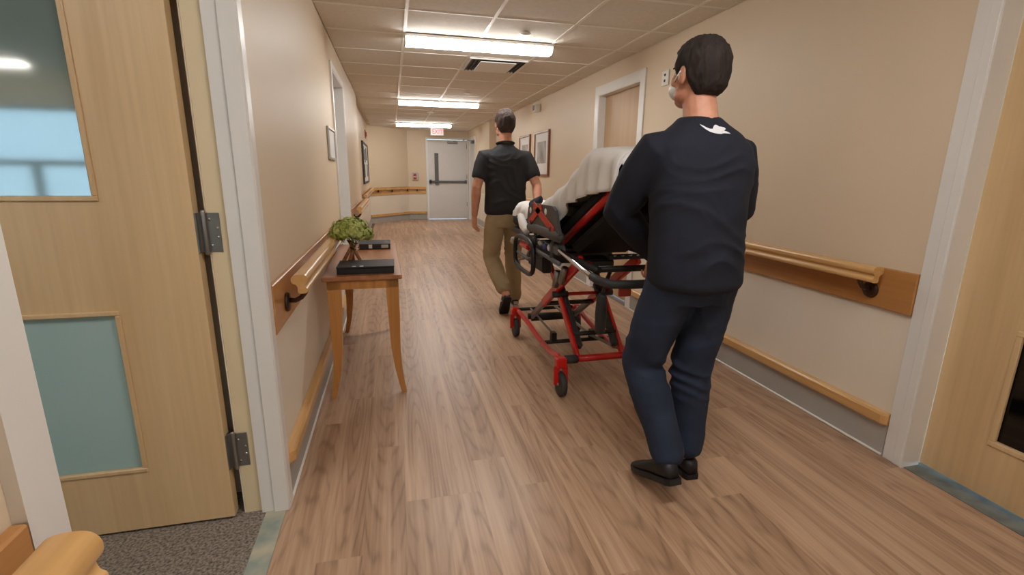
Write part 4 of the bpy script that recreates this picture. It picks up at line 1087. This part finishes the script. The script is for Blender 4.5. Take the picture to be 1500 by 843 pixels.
for (s0, e0, w0) in ((SHL, ELL, W2L), (SHR, ELR, W2R)): bd_.tube([s0.lerp(e0, .12), s0.lerp(e0, .4), s0.lerp(e0, .8), e0, e0.lerp(w0, .3), e0.lerp(w0, .65), w0], [.044, .050, .044, .042, .043, .035, .027], 14, round_cap=True)
for (h0, k0, a0) in ((HIPL, KNL, ANL), (HIPR, KNR, ANR)): bd_.tube([h0, k0, k0.lerp(a0, .4), a0], [.075, .052, .050, .036], 12, round_cap=True)
hand(bd_, W2L, (0, .10, -1), (.9, .3, 0), (0, 1, 0), 22)
hand(bd_, W2R, (-.02, -.35, -1), (.1, -1, .3), (-1, 0, .2), 55)
remesh(bd_, 'body', M['skin'], .0052, 3, m2)
face_parts(m2, hc, hr, 'hair2'); hair(m2, hc, hr, 'hair2', .013, seed=9)
tz = MB().loft([(.985, 4.285, .915, .175, .120), (.985, 4.285, .94, .188, .128), (.985, 4.285, 1.0, .188, .126), (.985, 4.29, 1.12, .180, .120), (.985, 4.295, 1.25, .190, .124), (.985, 4.297, 1.34, .198, .125), (.985, 4.297, 1.42, .188, .112), (.985, 4.298, 1.468, .140, .090), (.985, 4.30, 1.50, .085, .074), (.985, 4.302, 1.518, .068, .066), (.985, 4.304, 1.53, .066, .066)], 32)
for (s0, e0) in ((SHL, ELL), (SHR, ELR)): tz.tube([s0.lerp(Vector((.985, 4.297, 1.43)), .4), s0 + Vector((0, 0, -.008)), s0.lerp(e0, .3), s0.lerp(e0, .62), s0.lerp(e0, .74)], [.060, .076, .076, .073, .068], 16, round_cap=False)
def polo_wr(c, n_):
    return wrinkle(.005, 4, 5, 21)(c, n_) + folds(c, [((.985, 4.18, 1.0), .16, .2), ((.985, 4.18, 1.2), .2, .3), ((.86, 4.2, 1.3), .12, .8), ((1.1, 4.2, 1.3), .12, -.8)], .009, 34, 9)
remesh(tz, 'polo_shirt', M['polo'], .0075, 7, m2, polo_wr)
part('collar', MB().tube([(.985 + .073 * math.cos(a), 4.307 + .073 * math.sin(a), 1.530 - .012 * math.sin(a)) for a in [2 * math.pi * k / 20 for k in range(20)]], .009, 8, closed=True, flat=1.3), M['polo'], m2)
tr_ = MB().loft([(.985, 4.30, .80, .15, .112), (.985, 4.295, .86, .170, .125), (.985, 4.29, .93, .172, .122), (.985, 4.29, .98, .160, .11)], 24)
tr_.tube([HIPL + Vector((0, 0, -.02)), HIPL.lerp(KNL, .45), KNL, KNL.lerp(ANL, .35), KNL.lerp(ANL, .6), KNL.lerp(ANL, .80)], [.096, .090, .076, .076, .070, .064], 18, round_cap=True)
tr_.tube([HIPR + Vector((0, 0, -.02)), HIPR.lerp(KNR, .45), KNR, KNR.lerp(ANR, .35), KNR.lerp(ANR, .75), ANR + Vector((0, 0, .01))], [.096, .090, .076, .075, .070, .067], 18, round_cap=True)
remesh(tr_, 'trousers', M['khaki'], .0075, 4, m2, jean_wr([((KNL.x, KNL.y, KNL.z), .13, .007, 70), ((KNR.x, KNR.y, KNR.z), .13, .006, 70)], [((ANR.x, ANR.y, .17), .1, .007, 80), ((ANL.x, ANL.y, .27), .1, .006, 80)], 13, .005))
shoe(m2, (.962, 4.055, .195), 0, 52, 'shoe', 'shoe', stripe='sole_white')
shoe(m2, (1.12, 4.385, 0.001), -2, 0, 'shoe', 'sole_white', stripe='sole_white')
